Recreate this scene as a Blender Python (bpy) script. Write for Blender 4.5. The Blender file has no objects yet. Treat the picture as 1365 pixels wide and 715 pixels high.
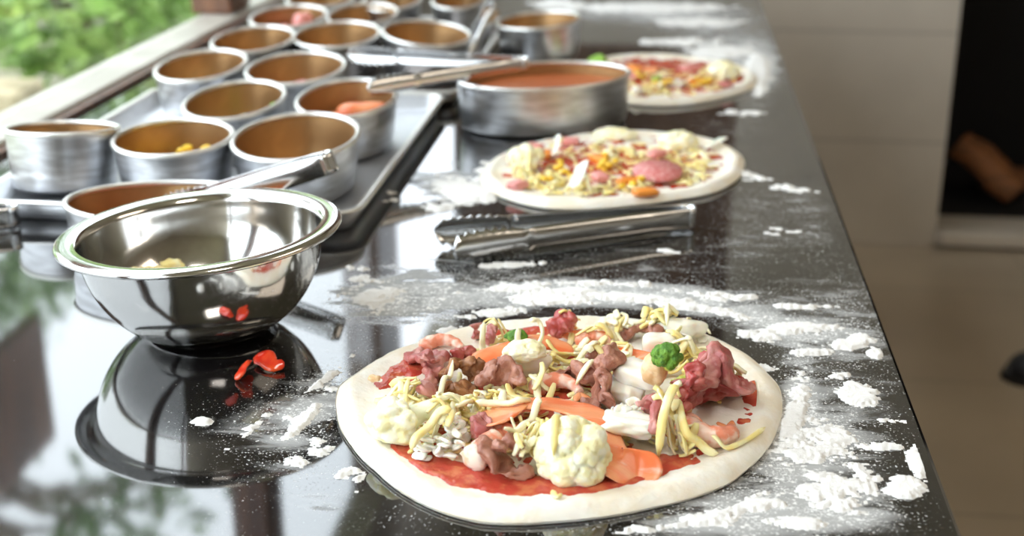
import bpy, bmesh, math, random
import numpy as np
from mathutils import Vector, Matrix, noise

random.seed(7); RNG = np.random.default_rng(7)
S = bpy.context.scene
COL = S.collection
PI = math.pi

# ------------------------------------------------------------------ camera
W_, H_, F_ = 1365, 715, 1800.0
CAMZ = 0.40                       # the counter top is z = 0, the floor z = -0.87
_d = Vector((905 - 682.5, 357.5 + 290, -F_)).normalized()       # along the counter
_U = Vector((0, -_d[2], _d[1])).normalized()
_X = _d.cross(_U)
M = np.array([_X[:], _d[:], _U[:]])
cam_d = bpy.data.cameras.new('camera'); cam = bpy.data.objects.new('camera', cam_d); COL.objects.link(cam)
cam.matrix_world = Matrix(((M[0][0], M[0][1], M[0][2], 0), (M[1][0], M[1][1], M[1][2], 0), (M[2][0], M[2][1], M[2][2], CAMZ), (0, 0, 0, 1)))
cam_d.sensor_width = 36; cam_d.lens = F_ / W_ * 36
cam_d.clip_start = 0.02; cam_d.clip_end = 200
cam_d.dof.use_dof = True; cam_d.dof.focus_distance = 0.90; cam_d.dof.aperture_fstop = 5.6
S.camera = cam

def at(px, py, z=0.0):
    v = M @ np.array([px - W_ / 2, -(py - H_ / 2), -F_]); t = (z - CAMZ) / v[2]
    return v * t + np.array([0, 0, CAMZ])

# ------------------------------------------------------------------ light
S.view_settings.view_transform = 'Standard'; S.view_settings.look = 'None'
S.view_settings.gamma = 1; S.view_settings.use_curve_mapping = False
S.view_settings.exposure = -0.06
w = bpy.data.worlds.new('sky'); S.world = w; w.use_nodes = True
bg = w.node_tree.nodes['Background']; bg.inputs[0].default_value = (0.86, 0.93, 1.0, 1); bg.inputs[1].default_value = 5.4

def area(name, loc, size, power, col, aim=(0, 0, -1), sy=None):
    l = bpy.data.lights.new(name, 'AREA'); l.energy = power; l.color = col; l.size = size
    l.shape = 'RECTANGLE'; l.size_y = sy or size
    o = bpy.data.objects.new(name, l); COL.objects.link(o); o.location = loc
    o.rotation_euler = Vector(aim).to_track_quat('-Z', 'Y').to_euler()
    return o
area('counter_light', (0.15, 0.15, 1.80), 0.40, 10.0, (1.0, 0.94, 0.86), (-0.1, 0.45, -1))
area('room_light', (1.9, 1.2, 1.78), 1.2, 19.0, (1.0, 0.86, 0.70))
sl = bpy.data.lights.new('sun', 'SUN'); sl.energy = 2.6; sl.angle = .01; sl.color = (1, .95, .82); so = bpy.data.objects.new('sun', sl); COL.objects.link(so)
so.rotation_euler = Vector((-.45, .35, -1)).to_track_quat('-Z', 'Y').to_euler()

# ------------------------------------------------------------------ helpers
def mesh(name, v, f, mat=None, parent=None, smooth=True, recenter=False, mats=None, fm=None):
    v = np.asarray(v, float); loc = np.zeros(3)
    if recenter:
        loc = np.array([(v[:, 0].min() + v[:, 0].max()) / 2, (v[:, 1].min() + v[:, 1].max()) / 2, v[:, 2].min()])
    if parent is not None: loc = np.zeros(3); v = v - np.array(parent.get('_o', (0, 0, 0)))
    me = bpy.data.meshes.new(name); me.from_pydata((v - loc).tolist(), [], [list(map(int, q)) for q in f]); me.update()
    for m in (mats or [mat]): me.materials.append(m)
    if fm is not None: me.polygons.foreach_set('material_index', np.asarray(fm, dtype=np.int32))
    if smooth: me.polygons.foreach_set('use_smooth', [True] * len(me.polygons))
    o = bpy.data.objects.new(name, me); COL.objects.link(o)
    if parent is not None: o.parent = parent
    else: o.location = loc; ORG[o.name] = loc
    return o
ORG = {}
def empty(name, loc=(0, 0, 0), rz=0):
    o = bpy.data.objects.new(name, None); COL.objects.link(o); o.location = loc; o.rotation_euler.z = rz
    o.empty_display_size = .02; return o
def tag(o, label, cat, group=None, kind=None):
    o['label'] = label; o['category'] = cat
    if group: o['group'] = group
    if kind: o['kind'] = kind
    return o
def struct(o): o['kind'] = 'structure'; return o
def child(name, v, f, mat, parent, smooth=True):
    """v in world coordinates, parent placed (no rotation) at its location"""
    v = np.asarray(v, float) - np.array(ORG.get(parent.name, parent.location[:]))
    o = mesh(name, v, f, mat, smooth=smooth); o.parent = parent; ORG.pop(o.name, None); return o
def join(*parts):
    V = []; Fc = []; n = 0
    for v, f in parts:
        V.append(np.asarray(v, float)); Fc += [[i + n for i in q] for q in f]; n += len(v)
    return np.vstack(V), Fc
def box(x0, x1, y0, y1, z0, z1):
    v = [(x0, y0, z0), (x1, y0, z0), (x1, y1, z0), (x0, y1, z0), (x0, y0, z1), (x1, y0, z1), (x1, y1, z1), (x0, y1, z1)]
    return np.array(v, float), [(0, 3, 2, 1), (4, 5, 6, 7), (0, 1, 5, 4), (1, 2, 6, 5), (2, 3, 7, 6), (3, 0, 4, 7)]
def bevel(o, w=.003, seg=2):
    m = o.modifiers.new('bevel', 'BEVEL'); m.width = w; m.segments = seg; m.limit_method = 'ANGLE'; return o
def catmull(P, n):
    P = np.asarray(P, float)
    if len(P) == 2: return P[0] + (P[1] - P[0]) * np.linspace(0, 1, n)[:, None]
    Q = np.vstack([2 * P[0] - P[1], P, 2 * P[-1] - P[-2]]); out = []
    for u in np.linspace(0, len(P) - 1 - 1e-9, n):
        i = int(u); t = u - i; a, b, c, d = Q[i:i + 4]
        out.append(.5 * (2 * b + (c - a) * t + (2 * a - 5 * b + 4 * c - d) * t * t + (3 * b - a - 3 * c + d) * t ** 3))
    return np.array(out)
def nz(p, f=1.0, seed=0.0): return noise.noise(Vector((p[0] * f + seed, p[1] * f + seed * .7, p[2] * f)))
def tube(path, Wf, Tf, twist=0.0, seg=12, ex=2.0, amp=0.0, freq=120.0, seed=0.0, side0=None, fine=0.0):
    """a swept body: half width Wf(s), half thickness Tf(s) about a path of points"""
    path = np.asarray(path, float); n = len(path)
    T = np.gradient(path, axis=0); T /= np.linalg.norm(T, axis=1)[:, None] + 1e-12
    s0 = np.cross(T[0], (0, 0, 1.0)) if side0 is None else np.array(side0, float)
    if np.linalg.norm(s0) < 1e-3: s0 = np.array([1.0, 0, 0])
    side = s0 / np.linalg.norm(s0); V = []
    for i in range(n):
        side = side - T[i] * (side @ T[i]); side /= np.linalg.norm(side) + 1e-12
        nor = np.cross(side, T[i]); s = i / (n - 1)
        tw = twist(s) if callable(twist) else twist
        a = side * math.cos(tw) + nor * math.sin(tw); b = np.cross(a, T[i])
        wv = Wf(s) if callable(Wf) else Wf; tv = Tf(s) if callable(Tf) else Tf
        for k in range(seg):
            t = 2 * PI * k / seg; c, q = math.cos(t), math.sin(t)
            cc = math.copysign(abs(c) ** (2 / ex), c); qq = math.copysign(abs(q) ** (2 / ex), q)
            p = path[i] + a * wv * cc + b * tv * qq
            if amp:
                d = (a * cc + b * qq); p = p + d * (amp * nz(p, freq, seed) + (fine * nz(p, freq * 3.1, seed + 4) if fine else 0))
            V.append(p)
    Fc = [(i * seg + k, i * seg + (k + 1) % seg, (i + 1) * seg + (k + 1) % seg, (i + 1) * seg + k) for i in range(n - 1) for k in range(seg)]
    Fc.append(tuple(range(seg - 1, -1, -1))); Fc.append(tuple(range((n - 1) * seg, n * seg)))
    return np.array(V), Fc
def rnd(s, p=.35, lo=.12):            # rounded end profile
    e = min(s, 1 - s) / .12
    return 1.0 if e >= 1 else max(lo, math.sqrt(max(0, 1 - (1 - e) ** 2)))
_ico = {}
def ico(n):
    if n not in _ico:
        bm = bmesh.new(); bmesh.ops.create_icosphere(bm, subdivisions=n, radius=1)
        _ico[n] = (np.array([v.co[:] for v in bm.verts]), [tuple(v.index for v in f.verts) for f in bm.faces]); bm.free()
    return _ico[n][0].copy(), _ico[n][1]
def blob(sx, sy, sz, amp=.12, freq=1.6, seed=0.0, n=4, fine=0.0, ff=7.0, box_=0.0):
    v, f = ico(n)
    if box_:
        m = (np.abs(v) ** (2 + box_ * 4)).sum(1) ** (1 / (2 + box_ * 4)); v = v / m[:, None]
    r = np.array([1 + amp * nz(p, freq, seed) * 1.6 + (fine * nz(p, ff, seed + 3) if fine else 0) for p in v])
    return v * r[:, None] * np.array([sx, sy, sz]), f
def rot(v, rz=0, rx=0, ry=0):
    R = (Matrix.Rotation(rz, 3, 'Z') @ Matrix.Rotation(ry, 3, 'Y') @ Matrix.Rotation(rx, 3, 'X'))
    return np.asarray(v) @ np.array(R).T
def lathe(prof, n=64, ry=1.0):
    """prof: (r, z); ry scales y. returns verts, faces, first ring per profile"""
    V = []
    for r, z in prof:
        for k in range(n):
            a = 2 * PI * k / n; V.append((r * math.cos(a), r * math.sin(a) * ry, z))
    Fc = [(i * n + k, i * n + (k + 1) % n, (i + 1) * n + (k + 1) % n, (i + 1) * n + k) for i in range(len(prof) - 1) for k in range(n)]
    return np.array(V), Fc

# ------------------------------------------------------------------ materials
def mat(name, col=(.5, .5, .5), rough=.5, metal=0.0, col2=None, scale=30, detail=4, lo=.4, hi=.6, bump=0.0, bscale=200, spec=.5,
        sss=0.0, sssr=(.003, .002, .001), coat=0.0, col3=None, s3=300, lo3=.6, hi3=.66, aniso=0.0, stretch=None, rough2=None, trans=0.0):
    m = bpy.data.materials.new(name); m.use_nodes = True; nt = m.node_tree; N = nt.nodes; L = nt.links; b = N['Principled BSDF']
    b.inputs['Base Color'].default_value = (*col, 1); b.inputs['Roughness'].default_value = rough; b.inputs['Metallic'].default_value = metal
    b.inputs['Specular IOR Level'].default_value = spec
    if sss: b.inputs['Subsurface Weight'].default_value = sss; b.inputs['Subsurface Radius'].default_value = (1, .6, .35); b.inputs['Subsurface Scale'].default_value = sssr[0]
    if coat: b.inputs['Coat Weight'].default_value = coat; b.inputs['Coat Roughness'].default_value = .08
    if trans: b.inputs['Transmission Weight'].default_value = trans
    tc = N.new('ShaderNodeTexCoord'); src = tc.outputs['Object']
    if stretch:
        mp = N.new('ShaderNodeMapping'); mp.inputs['Scale'].default_value = stretch; L.new(src, mp.inputs[0]); src = mp.outputs[0]
    def ramp(sc, l, h, det=detail, dist=0.0):
        n = N.new('ShaderNodeTexNoise'); n.inputs['Scale'].default_value = sc; n.inputs['Detail'].default_value = det; n.inputs['Distortion'].default_value = dist
        L.new(src, n.inputs['Vector']); r = N.new('ShaderNodeMapRange'); r.inputs[1].default_value = l; r.inputs[2].default_value = h; r.interpolation_type = 'SMOOTHSTEP'
        L.new(n.outputs[0], r.inputs[0]); return r.outputs[0]
    last = None
    if col2:
        mx = N.new('ShaderNodeMix'); mx.data_type = 'RGBA'; mx.inputs[6].default_value = (*col, 1); mx.inputs[7].default_value = (*col2, 1)
        rr = ramp(scale, lo, hi, dist=.3); L.new(rr, mx.inputs[0]); last = mx.outputs[2]
        if rough2 is not None:
            r2 = N.new('ShaderNodeMapRange'); r2.inputs[3].default_value = rough; r2.inputs[4].default_value = rough2; L.new(rr, r2.inputs[0]); L.new(r2.outputs[0], b.inputs['Roughness'])
    if col3:
        mx = N.new('ShaderNodeMix'); mx.data_type = 'RGBA'; mx.inputs[7].default_value = (*col3, 1); mx.inputs[6].default_value = (*col, 1)
        if last: L.new(last, mx.inputs[6])
        L.new(ramp(s3, lo3, hi3), mx.inputs[0]); last = mx.outputs[2]
    if last: L.new(last, b.inputs['Base Color'])
    if bump:
        bn = N.new('ShaderNodeTexNoise'); bn.inputs['Scale'].default_value = bscale; bn.inputs['Detail'].default_value = 3; L.new(src, bn.inputs['Vector'])
        bp = N.new('ShaderNodeBump'); bp.inputs['Strength'].default_value = bump; bp.inputs['Distance'].default_value = .001
        L.new(bn.outputs[0], bp.inputs['Height']); L.new(bp.outputs[0], b.inputs['Normal'])
    return m
MT = {}
MT['steel'] = mat('polished steel', (.74, .73, .71), .11, 1, bump=.05, bscale=60)
MT['tong'] = mat('tong steel', (.70, .70, .70), .20, 1, bump=.08, bscale=150)
MT['alu'] = mat('aluminium', (.66, .67, .69), .34, 1, col2=(.50, .50, .51), scale=25, bump=.12, bscale=90, stretch=(1, 1, 6))
MT['rim'] = mat('aluminium rim', (.86, .85, .82), .38, 1)
MT['bronze'] = mat('bronze lining', (.47, .28, .125), .38, .8, col2=(.40, .235, .105), scale=20)
MT['tray'] = mat('tray aluminium', (.74, .76, .79), .50, .9, col2=(.62, .63, .66), scale=9, bump=.1, bscale=40)
MT['tray2'] = mat('dark tray steel', (.34, .31, .29), .28, 1, col2=(.25, .22, .20), scale=12)
MT['dough'] = mat('raw dough', (.86, .77, .62), .75, col2=(.90, .86, .77), scale=28, lo=.40, hi=.58, bump=.6, bscale=260, sss=.12, sssr=(.004,))
MT['sauce'] = mat('tomato sauce', (.50, .06, .035), .22, col2=(.62, .17, .075), scale=110, lo=.45, hi=.7, bump=.6, bscale=330, spec=.6)
MT['cheese'] = mat('grated cheese', (.93, .76, .28), .35, col2=(.95, .86, .50), scale=60, sss=.25, sssr=(.003,))
MT['cheese_pale'] = mat('pale grated cheese', (.95, .88, .60), .42, sss=.25, sssr=(.003,))
MT['cauli'] = mat('cauliflower', (.93, .86, .50), .55, col2=(.95, .92, .72), scale=120, bump=.5, bscale=700, sss=.2, sssr=(.003,))
MT['cauli_stem'] = mat('cauliflower stem', (.86, .86, .62), .45, sss=.25, sssr=(.004,))
MT['salmon'] = mat('smoked salmon', (.86, .20, .07), .22, col2=(.90, .36, .17), scale=16, bump=.2, bscale=250, sss=.3, sssr=(.004,), stretch=(1, 4, 1), col3=(.93, .55, .42), s3=40, lo3=.6, hi3=.75)
MT['beef'] = mat('cooked beef', (.34, .13, .085), .35, col2=(.47, .22, .15), scale=90, bump=.8, bscale=420, sss=.1)
MT['beef_brown'] = mat('browned beef', (.25, .095, .035), .33, col2=(.42, .19, .08), scale=110, bump=.8, bscale=420, sss=.08)
MT['beef_pink'] = mat('pink beef', (.42, .11, .10), .28, col2=(.55, .24, .20), scale=80, bump=.6, bscale=380, sss=.15)
MT['beef_raw'] = mat('rare beef', (.42, .06, .055), .24, col2=(.52, .15, .12), scale=90, bump=.6, bscale=350, sss=.15)
MT['shrimp'] = mat('shrimp flesh', (.86, .30, .18), .26, col2=(.93, .66, .54), scale=100, lo=.42, hi=.6, bump=.25, bscale=300, sss=.3, sssr=(.004,))
MT['shrimp_end'] = mat('shrimp cut end', (.91, .80, .68), .3, col2=(.86, .55, .36), scale=160, lo=.5, hi=.7, sss=.3)
MT['squid'] = mat('white squid', (.87, .80, .68), .25, col2=(.90, .86, .80), scale=50, sss=.4, sssr=(.006,), spec=.6)
MT['onion'] = mat('chopped onion', (.95, .91, .78), .22, sss=.5, sssr=(.006,), bump=.15, bscale=200, spec=.6)
MT['nugget'] = mat('fried chunk', (.76, .48, .24), .5, col2=(.84, .62, .38), scale=120, bump=.5, bscale=500, sss=.15)
MT['broccoli'] = mat('broccoli green', (.07, .19, .015), .55, col2=(.16, .34, .03), scale=180, bump=1.0, bscale=900)
MT['broc_stem'] = mat('broccoli stem', (.55, .62, .12), .5, sss=.2)
MT['pepper'] = mat('red pepper', (.75, .03, .012), .16, col2=(.85, .09, .02), scale=40, coat=.4)
MT['salami'] = mat('salami', (.62, .17, .16), .4, col2=(.80, .48, .44), scale=330, lo=.5, hi=.62)
MT['ham'] = mat('ham', (.80, .33, .30), .4, sss=.2)
MT['corn'] = mat('corn', (.90, .60, .05), .28, sss=.2)
MT['carrot'] = mat('carrot', (.88, .31, .05), .35, sss=.2)
MT['green'] = mat('lettuce green', (.30, .55, .08), .4)
MT['flour'] = mat('flour', (.86, .85, .83), .95, bump=.5, bscale=900, spec=.1)
MT['wood'] = mat('brown window wood', (.10, .04, .02), .35, col2=(.18, .075, .035), scale=8, stretch=(6, 6, .5))
MT['sillwhite'] = mat('painted sill', (.55, .52, .46), .45, col2=(.46, .43, .37), scale=8)
MT['bark'] = mat('bark', (.13, .09, .06), .8, col2=(.22, .17, .12), scale=14)
MT['black'] = mat('matte black', (.006, .005, .005), .9)  # one near-black tone for the whole firebox
MT['log'] = mat('split log', (.30, .11, .035), .7, col2=(.17, .07, .025), scale=14, stretch=(1, 1, 6))
MT['shoe'] = mat('black shoe leather', (.010, .011, .014), .4)
MT['sole'] = mat('shoe sole', (.02, .02, .022), .7)
MT['plaster'] = mat('plaster', (.55, .50, .43), .8, col2=(.50, .45, .38), scale=3)
MT['darkpanel'] = mat('dark wood panelling', (.09, .045, .025), .4, col2=(.15, .08, .045), scale=5, stretch=(8, 1, .6))
MT['gravel'] = mat('pale gravel', (.30, .28, .20), .9, col2=(.20, .21, .12), scale=3, col3=(.16, .22, .07), s3=1.3, lo3=.5, hi3=.6)
MT['stone'] = mat('sandstone', (.34, .29, .19), .85, col2=(.20, .17, .10), scale=9, lo=.45, hi=.55)
for k, c, c2 in (('leaf_a', (.22, .38, .09), (.36, .52, .15)), ('leaf_b', (.13, .22, .09), (.22, .32, .14)), ('leaf_c', (.50, .56, .26), (.32, .44, .16)), ('leaf_d', (.26, .32, .22), (.46, .50, .36))):
    MT[k] = mat(k, c, .4, col2=c2, scale=3, lo=.35, hi=.65)

def tile_mat(name, c, c2, grout, sx, sy, off, rough=.4, mort=.008, axis='XZ'):
    m = bpy.data.materials.new(name); m.use_nodes = True; nt = m.node_tree; N = nt.nodes; L = nt.links; b = N['Principled BSDF']; b.inputs['Roughness'].default_value = rough
    g = N.new('ShaderNodeNewGeometry'); sp = N.new('ShaderNodeSeparateXYZ'); cb = N.new('ShaderNodeCombineXYZ'); L.new(g.outputs['Position'], sp.inputs[0])
    L.new(sp.outputs[axis[0]], cb.inputs[0]); L.new(sp.outputs[axis[1]], cb.inputs[1])
    mp = N.new('ShaderNodeMapping'); mp.inputs['Location'].default_value = (off[0], off[1], 0); L.new(cb.outputs[0], mp.inputs[0])
    br = N.new('ShaderNodeTexBrick'); br.offset = 0; br.inputs['Scale'].default_value = 1; br.inputs['Brick Width'].default_value = sx; br.inputs['Row Height'].default_value = sy
    br.inputs['Mortar Size'].default_value = mort; br.inputs['Mortar Smooth'].default_value = .3
    br.inputs['Color1'].default_value = (*c, 1); br.inputs['Color2'].default_value = (*c2, 1); br.inputs['Mortar'].default_value = (*grout, 1)
    L.new(mp.outputs[0], br.inputs['Vector'])
    n = N.new('ShaderNodeTexNoise'); n.inputs['Scale'].default_value = 2.5; n.inputs['Detail'].default_value = 5; L.new(g.outputs['Position'], n.inputs['Vector'])
    mx = N.new('ShaderNodeMix'); mx.data_type = 'RGBA'; mx.blend_type = 'MULTIPLY'; mx.inputs[0].default_value = .5
    L.new(br.outputs[0], mx.inputs[6]); r = N.new('ShaderNodeMapRange'); r.inputs[1].default_value = .3; r.inputs[2].default_value = .7; r.inputs[3].default_value = .7; r.inputs[4].default_value = 1.15
    L.new(n.outputs[0], r.inputs[0]); L.new(r.outputs[0], mx.inputs[7]); L.new(mx.outputs[2], b.inputs['Base Color']); return m
MT['walltile'] = tile_mat('wall tile', (.60, .54, .46), (.58, .52, .44), (.47, .42, .36), 0.9, .31, (.1, .87), .35, .006)
MT['floortile'] = tile_mat('floor tile', (.46, .38, .28), (.44, .36, .27), (.36, .30, .22), .6, .6, (.2, .13), .30, .006, 'XY')

m = bpy.data.materials.new('window glass'); m.use_nodes = True; nt = m.node_tree; nt.nodes.remove(nt.nodes['Principled BSDF'])
a = nt.nodes.new('ShaderNodeBsdfTransparent'); a.inputs[0].default_value = (.985, .995, .99, 1); g = nt.nodes.new('ShaderNodeBsdfGlossy'); g.inputs['Roughness'].default_value = .0
lw = nt.nodes.new('ShaderNodeLayerWeight'); lw.inputs[0].default_value = .5; pw = nt.nodes.new('ShaderNodeMath'); pw.operation = 'POWER'; pw.inputs[1].default_value = 5; nt.links.new(lw.outputs['Facing'], pw.inputs[0])
fr = nt.nodes.new('ShaderNodeMath'); fr.operation = 'MULTIPLY_ADD'; fr.inputs[1].default_value = .45; fr.inputs[2].default_value = .02; nt.links.new(pw.outputs[0], fr.inputs[0]); mx = nt.nodes.new('ShaderNodeMixShader')
nt.links.new(fr.outputs[0], mx.inputs[0]); nt.links.new(a.outputs[0], mx.inputs[1]); nt.links.new(g.outputs[0], mx.inputs[2]); nt.links.new(mx.outputs[0], nt.nodes['Material Output'].inputs[0])
MT['glass'] = m

# ------------------------------------------------------------------ the room
FZ, CZ = -.87, 1.85
WX = -.80; BY = 3.83
def sbox(name, dims, mt, bev=0):
    o = mesh(name, *box(*dims), MT[mt], smooth=False); struct(o)
    if bev: bevel(o, bev)
    return o
sbox('floor', (-.9, 4.2, -2.6, 5.0, FZ - .05, FZ), 'floortile')
sbox('ceiling', (-.9, 4.2, -2.6, 5.0, CZ, CZ + .08), 'plaster')
sbox('wall_right', (4.2, 4.3, -2.6, 5.0, FZ, CZ), 'plaster')
sbox('wall_back', (-.9, 4.2, -2.7, -2.6, FZ, CZ), 'plaster')
# far wall: tiles right of the counter, with the fireplace opening, panelling behind the counter's far end
FX0, FX1, FZ0, FZ1 = .790, 1.75, FZ + .115, .35
sbox('wall_far', (.20, FX0, BY, BY + .12, FZ, CZ), 'walltile')
sbox('wall_far_right', (FX1, 4.2, BY, BY + .12, FZ, CZ), 'walltile')
sbox('wall_far_top', (FX0, FX1, BY, BY + .12, FZ1, CZ), 'walltile')
sbox('wall_far_left', (-.62, .20, BY, BY + .12, .30, CZ), 'darkpanel')
sbox('wall_far_low', (-.9, .20, BY, BY + .12, FZ, .30), 'plaster')
# left side: low wall, sill, posts, header, glass
sbox('wall_left', (-.9, WX + .01, -2.6, 5.0, FZ, -.0455), 'plaster')
sbox('wall_left_end', (-.9, WX + .005, 3.55, 3.83, -.045, 1.62), 'darkpanel')  # unseen dark section, added to keep bright sky out of the worktop reflection
sbox('wall_left_top', (-.9, WX, -2.6, 5.0, 1.62, CZ), 'plaster')
sill = sbox('trim_1', (WX - .03, WX + .042, -2.6, 3.549, -.045, .012), 'sillwhite', .004)
sbox('trim_2', (WX + .0425, WX + .054, -2.6, 3.549, .0005, .006), 'wood', .0015)
for i, (y0, y1) in enumerate(((2.33, 2.44), (.32, .44), (-1.4, -1.28))):
    sbox('trim_%d' % (i + 3), (WX - .045, WX + .03, y0, y1, .0125, 1.62), 'wood', .006)
wn = 1
for y0, y1 in ((2.44, 3.55), (.44, 2.33), (-1.28, .32)):
    o = struct(mesh('window_%d' % wn, *box(WX - .012, WX - .008, y0, y1, .0125, 1.62), MT['glass'], smooth=False)); wn += 1
# hearth slab and firebox
o = sbox('trim_6', (FX0 - .002, FX1, BY - .03, BY + .15, FZ + .012, FZ + .052), 'walltile', .006)
o = sbox('trim_7', (FX0 + .0, FX1, BY + .0, BY + .12, FZ, FZ + .012), 'black')
fb = join(box(FX0 - .03, FX0 - .002, BY + .121, BY + .8, FZ, FZ1 + .02), box(FX1, FX1 + .03, BY + .121, BY + .8, FZ, FZ1 + .02), box(FX0 - .03, FX1 + .03, BY + .8, BY + .83, FZ, FZ1 + .02),
          box(FX0, FX1, BY + .151, BY + .8, FZ + .01, FZ + .045), box(FX0 - .03, FX1 + .03, BY + .121, BY + .8, FZ1 + .0205, FZ1 + .05))
fbo = mesh('firebox', *fb, MT['black'], smooth=False); tag(fbo, 'matte black open firebox set in the pale tiled wall', 'fireplace')

def log(p0, p1, r, seed, lab):
    P = catmull([p0, (np.array(p0) + p1) / 2 + np.array([0, 0, .008]), p1], 14)
    v, f = tube(P, r, r * .8, seg=14, ex=3, amp=.012, freq=14, seed=seed)
    o = mesh('log', v, f, MT['log'], recenter=True); tag(o, lab, 'log', 'split logs in the fireplace'); return o
log((.90, BY + .32, FZ + .23), (1.06, BY + .22, FZ + .105), .052, 2, 'split brown log leaning in the dark fireplace')
log((1.0, BY + .44, FZ + .088), (1.5, BY + .38, FZ + .088), .042, 5, 'dark log lying flat behind the leaning one')

# shoe at the right edge of the picture
def shoe():
    p = at(1352, 505, FZ)
    e = empty('shoe', (p[0] + .12, p[1], FZ)); tag(e, 'black shoe standing on the beige floor right of the counter, only its toe showing', 'shoe')
    x0 = p[0] - .025
    n = 18; V = []; seg = 20
    for i in range(n):
        s = i / (n - 1); x = x0 + .28 * s
        wd = .048 * math.sqrt(max(.02, 1 - (1 - min(1, s / .22)) ** 2)) * (1 - .22 * math.exp(-((s - .62) / .16) ** 2)) * (1 if s < .9 else math.sqrt(max(.05, 1 - ((s - .9) / .11) ** 2)))
        ht = .055 * math.sqrt(max(.04, 1 - (1 - min(1, s / .2)) ** 2)) + .045 * max(0, min(1, (s - .35) / .25))
        for k in range(seg):
            a = 2 * PI * k / seg; V.append((x, p[1] + wd * math.cos(a), FZ + .013 + max(0, math.sin(a)) * ht))
    Fc = [(i * seg + k, i * seg + (k + 1) % seg, (i + 1) * seg + (k + 1) % seg, (i + 1) * seg + k) for i in range(n - 1) for k in range(seg)]
    Fc += [tuple(range(seg)), tuple(range((n - 1) * seg, n * seg))]
    child('upper', V, Fc, MT['shoe'], e)
    V2 = []; 
    for z in (0, .014):
        for i in range(n):
            s = i / (n - 1); x = x0 - .004 + .288 * s
            wd = .052 * math.sqrt(max(.02, 1 - (1 - min(1, s / .22)) ** 2)) * (1 - .2 * math.exp(-((s - .62) / .16) ** 2))
            V2 += [(x, p[1] - wd, FZ + z), (x, p[1] + wd, FZ + z)]
    m_ = 2 * n; F2 = []
    for i in range(n - 1):
        a = 2 * i; F2 += [(a, a + 2, a + 3, a + 1), (m_ + a, m_ + a + 1, m_ + a + 3, m_ + a + 2), (a, m_ + a, m_ + a + 2, a + 2), (a + 1, a + 3, m_ + a + 3, m_ + a + 1)]
    F2 += [(0, 1, m_ + 1, m_), (m_ - 2, 2 * m_ - 2, 2 * m_ - 1, m_ - 1)]
    child('sole', V2, F2, MT['sole'], e, smooth=False)
shoe()

# ------------------------------------------------------------------ garden behind the window
struct(mesh('ground', *box(-16, -.9, -8, 16, FZ - .3, FZ - .02), MT['gravel'], smooth=False))
def leaves(n, fn, size, seed):
    r = np.random.default_rng(seed); V = []; Fc = []
    for i in range(n):
        c = fn(r); d = r.normal(size=3); d[2] *= .6; d /= np.linalg.norm(d); u = np.cross(d, r.normal(size=3)); u /= np.linalg.norm(u); nn = np.cross(d, u)
        l = size * r.uniform(.6, 1.3); wv = l * r.uniform(.3, .5)
        k = len(V)
        V += [c - d * l, c - d * l * .2 + u * wv - nn * wv * .3, c + d * l * .6 + u * wv * .6, c + d * l - nn * l * .2, c + d * l * .6 - u * wv * .6, c - d * l * .2 - u * wv - nn * wv * .3]
        Fc += [(k, k + 1, k + 2, k + 3), (k, k + 3, k + 4, k + 5)]
    return np.array(V), Fc
def shrub(x, y, rx, h, mt, n, size, seed, lab, z0=FZ - .02):
    e = empty('shrub', (x, y, z0)); tag(e, lab, 'shrub', 'shrubs in the garden')
    def fn(r):
        a = r.normal(size=3); a /= np.linalg.norm(a); q = r.uniform(.45, 1) ** .5
        return np.array([x + a[0] * rx * q, y + a[1] * rx * q, z0 + h * .56 + a[2] * h * .46 * q])
    child('foliage', *leaves(n, fn, size, seed), MT[mt], e, smooth=False)
    r = np.random.default_rng(seed + 50); parts = []
    for k in range(6):
        t = r.uniform(0, 2 * PI); P = catmull([(x, y, z0), (x + .3 * rx * math.cos(t), y + .3 * rx * math.sin(t), z0 + h * .4), (x + .6 * rx * math.cos(t), y + .6 * rx * math.sin(t), z0 + h * .8)], 8)
        parts.append(tube(P, .012, .012, seg=6))
    child('stem', *join(*parts), MT['bark'], e)
shr = [(-2.3, 5.2, .6, 1.25, 'leaf_a', 1900, .06, 'bright green shrub outside beside the brown window post'),
       (-3.6, 5.1, .65, 1.0, 'leaf_c', 1500, .06, 'yellow green shrub outside in the middle of the window'),
       (-3.2, 3.2, .42, .62, 'leaf_d', 900, .045, 'low grey green shrub outside at the left of the window'),
       (-4.1, 7.0, 1.05, 3.8, 'leaf_b', 3200, .075, 'tall dark green shrub behind the yellow green one'),
       (-5.6, 5.5, .9, 2.6, 'leaf_a', 1900, .085, 'leafy mid green shrub behind the stone garden wall'),
       (-2.3, 7.2, .8, 2.6, 'leaf_c', 1900, .075, 'light green shrub far outside behind the brown window post'),
       (-6.6, 9.0, 1.4, 3.9, 'leaf_b', 3000, .12, 'broad dark shrub at the far end of the garden'),
       (-8.3, 5.9, 1.4, 2.6, 'leaf_d', 2000, .11, 'broad grey green shrub beyond the garden wall'),
       (-3.3, 10.2, 1.3, 3.9, 'leaf_a', 3000, .12, 'tall leafy shrub at the back of the garden')]
for i, s_ in enumerate(shr): shrub(*s_[:7], 100 + i, s_[7])
gw = mesh('garden_wall', *box(-2.75, -2.0, 3.9, 4.12, FZ - .02, -.50), MT['stone'], smooth=False); bevel(gw, .02); tag(gw, 'low sandstone garden wall seen through the window', 'garden wall')
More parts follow.
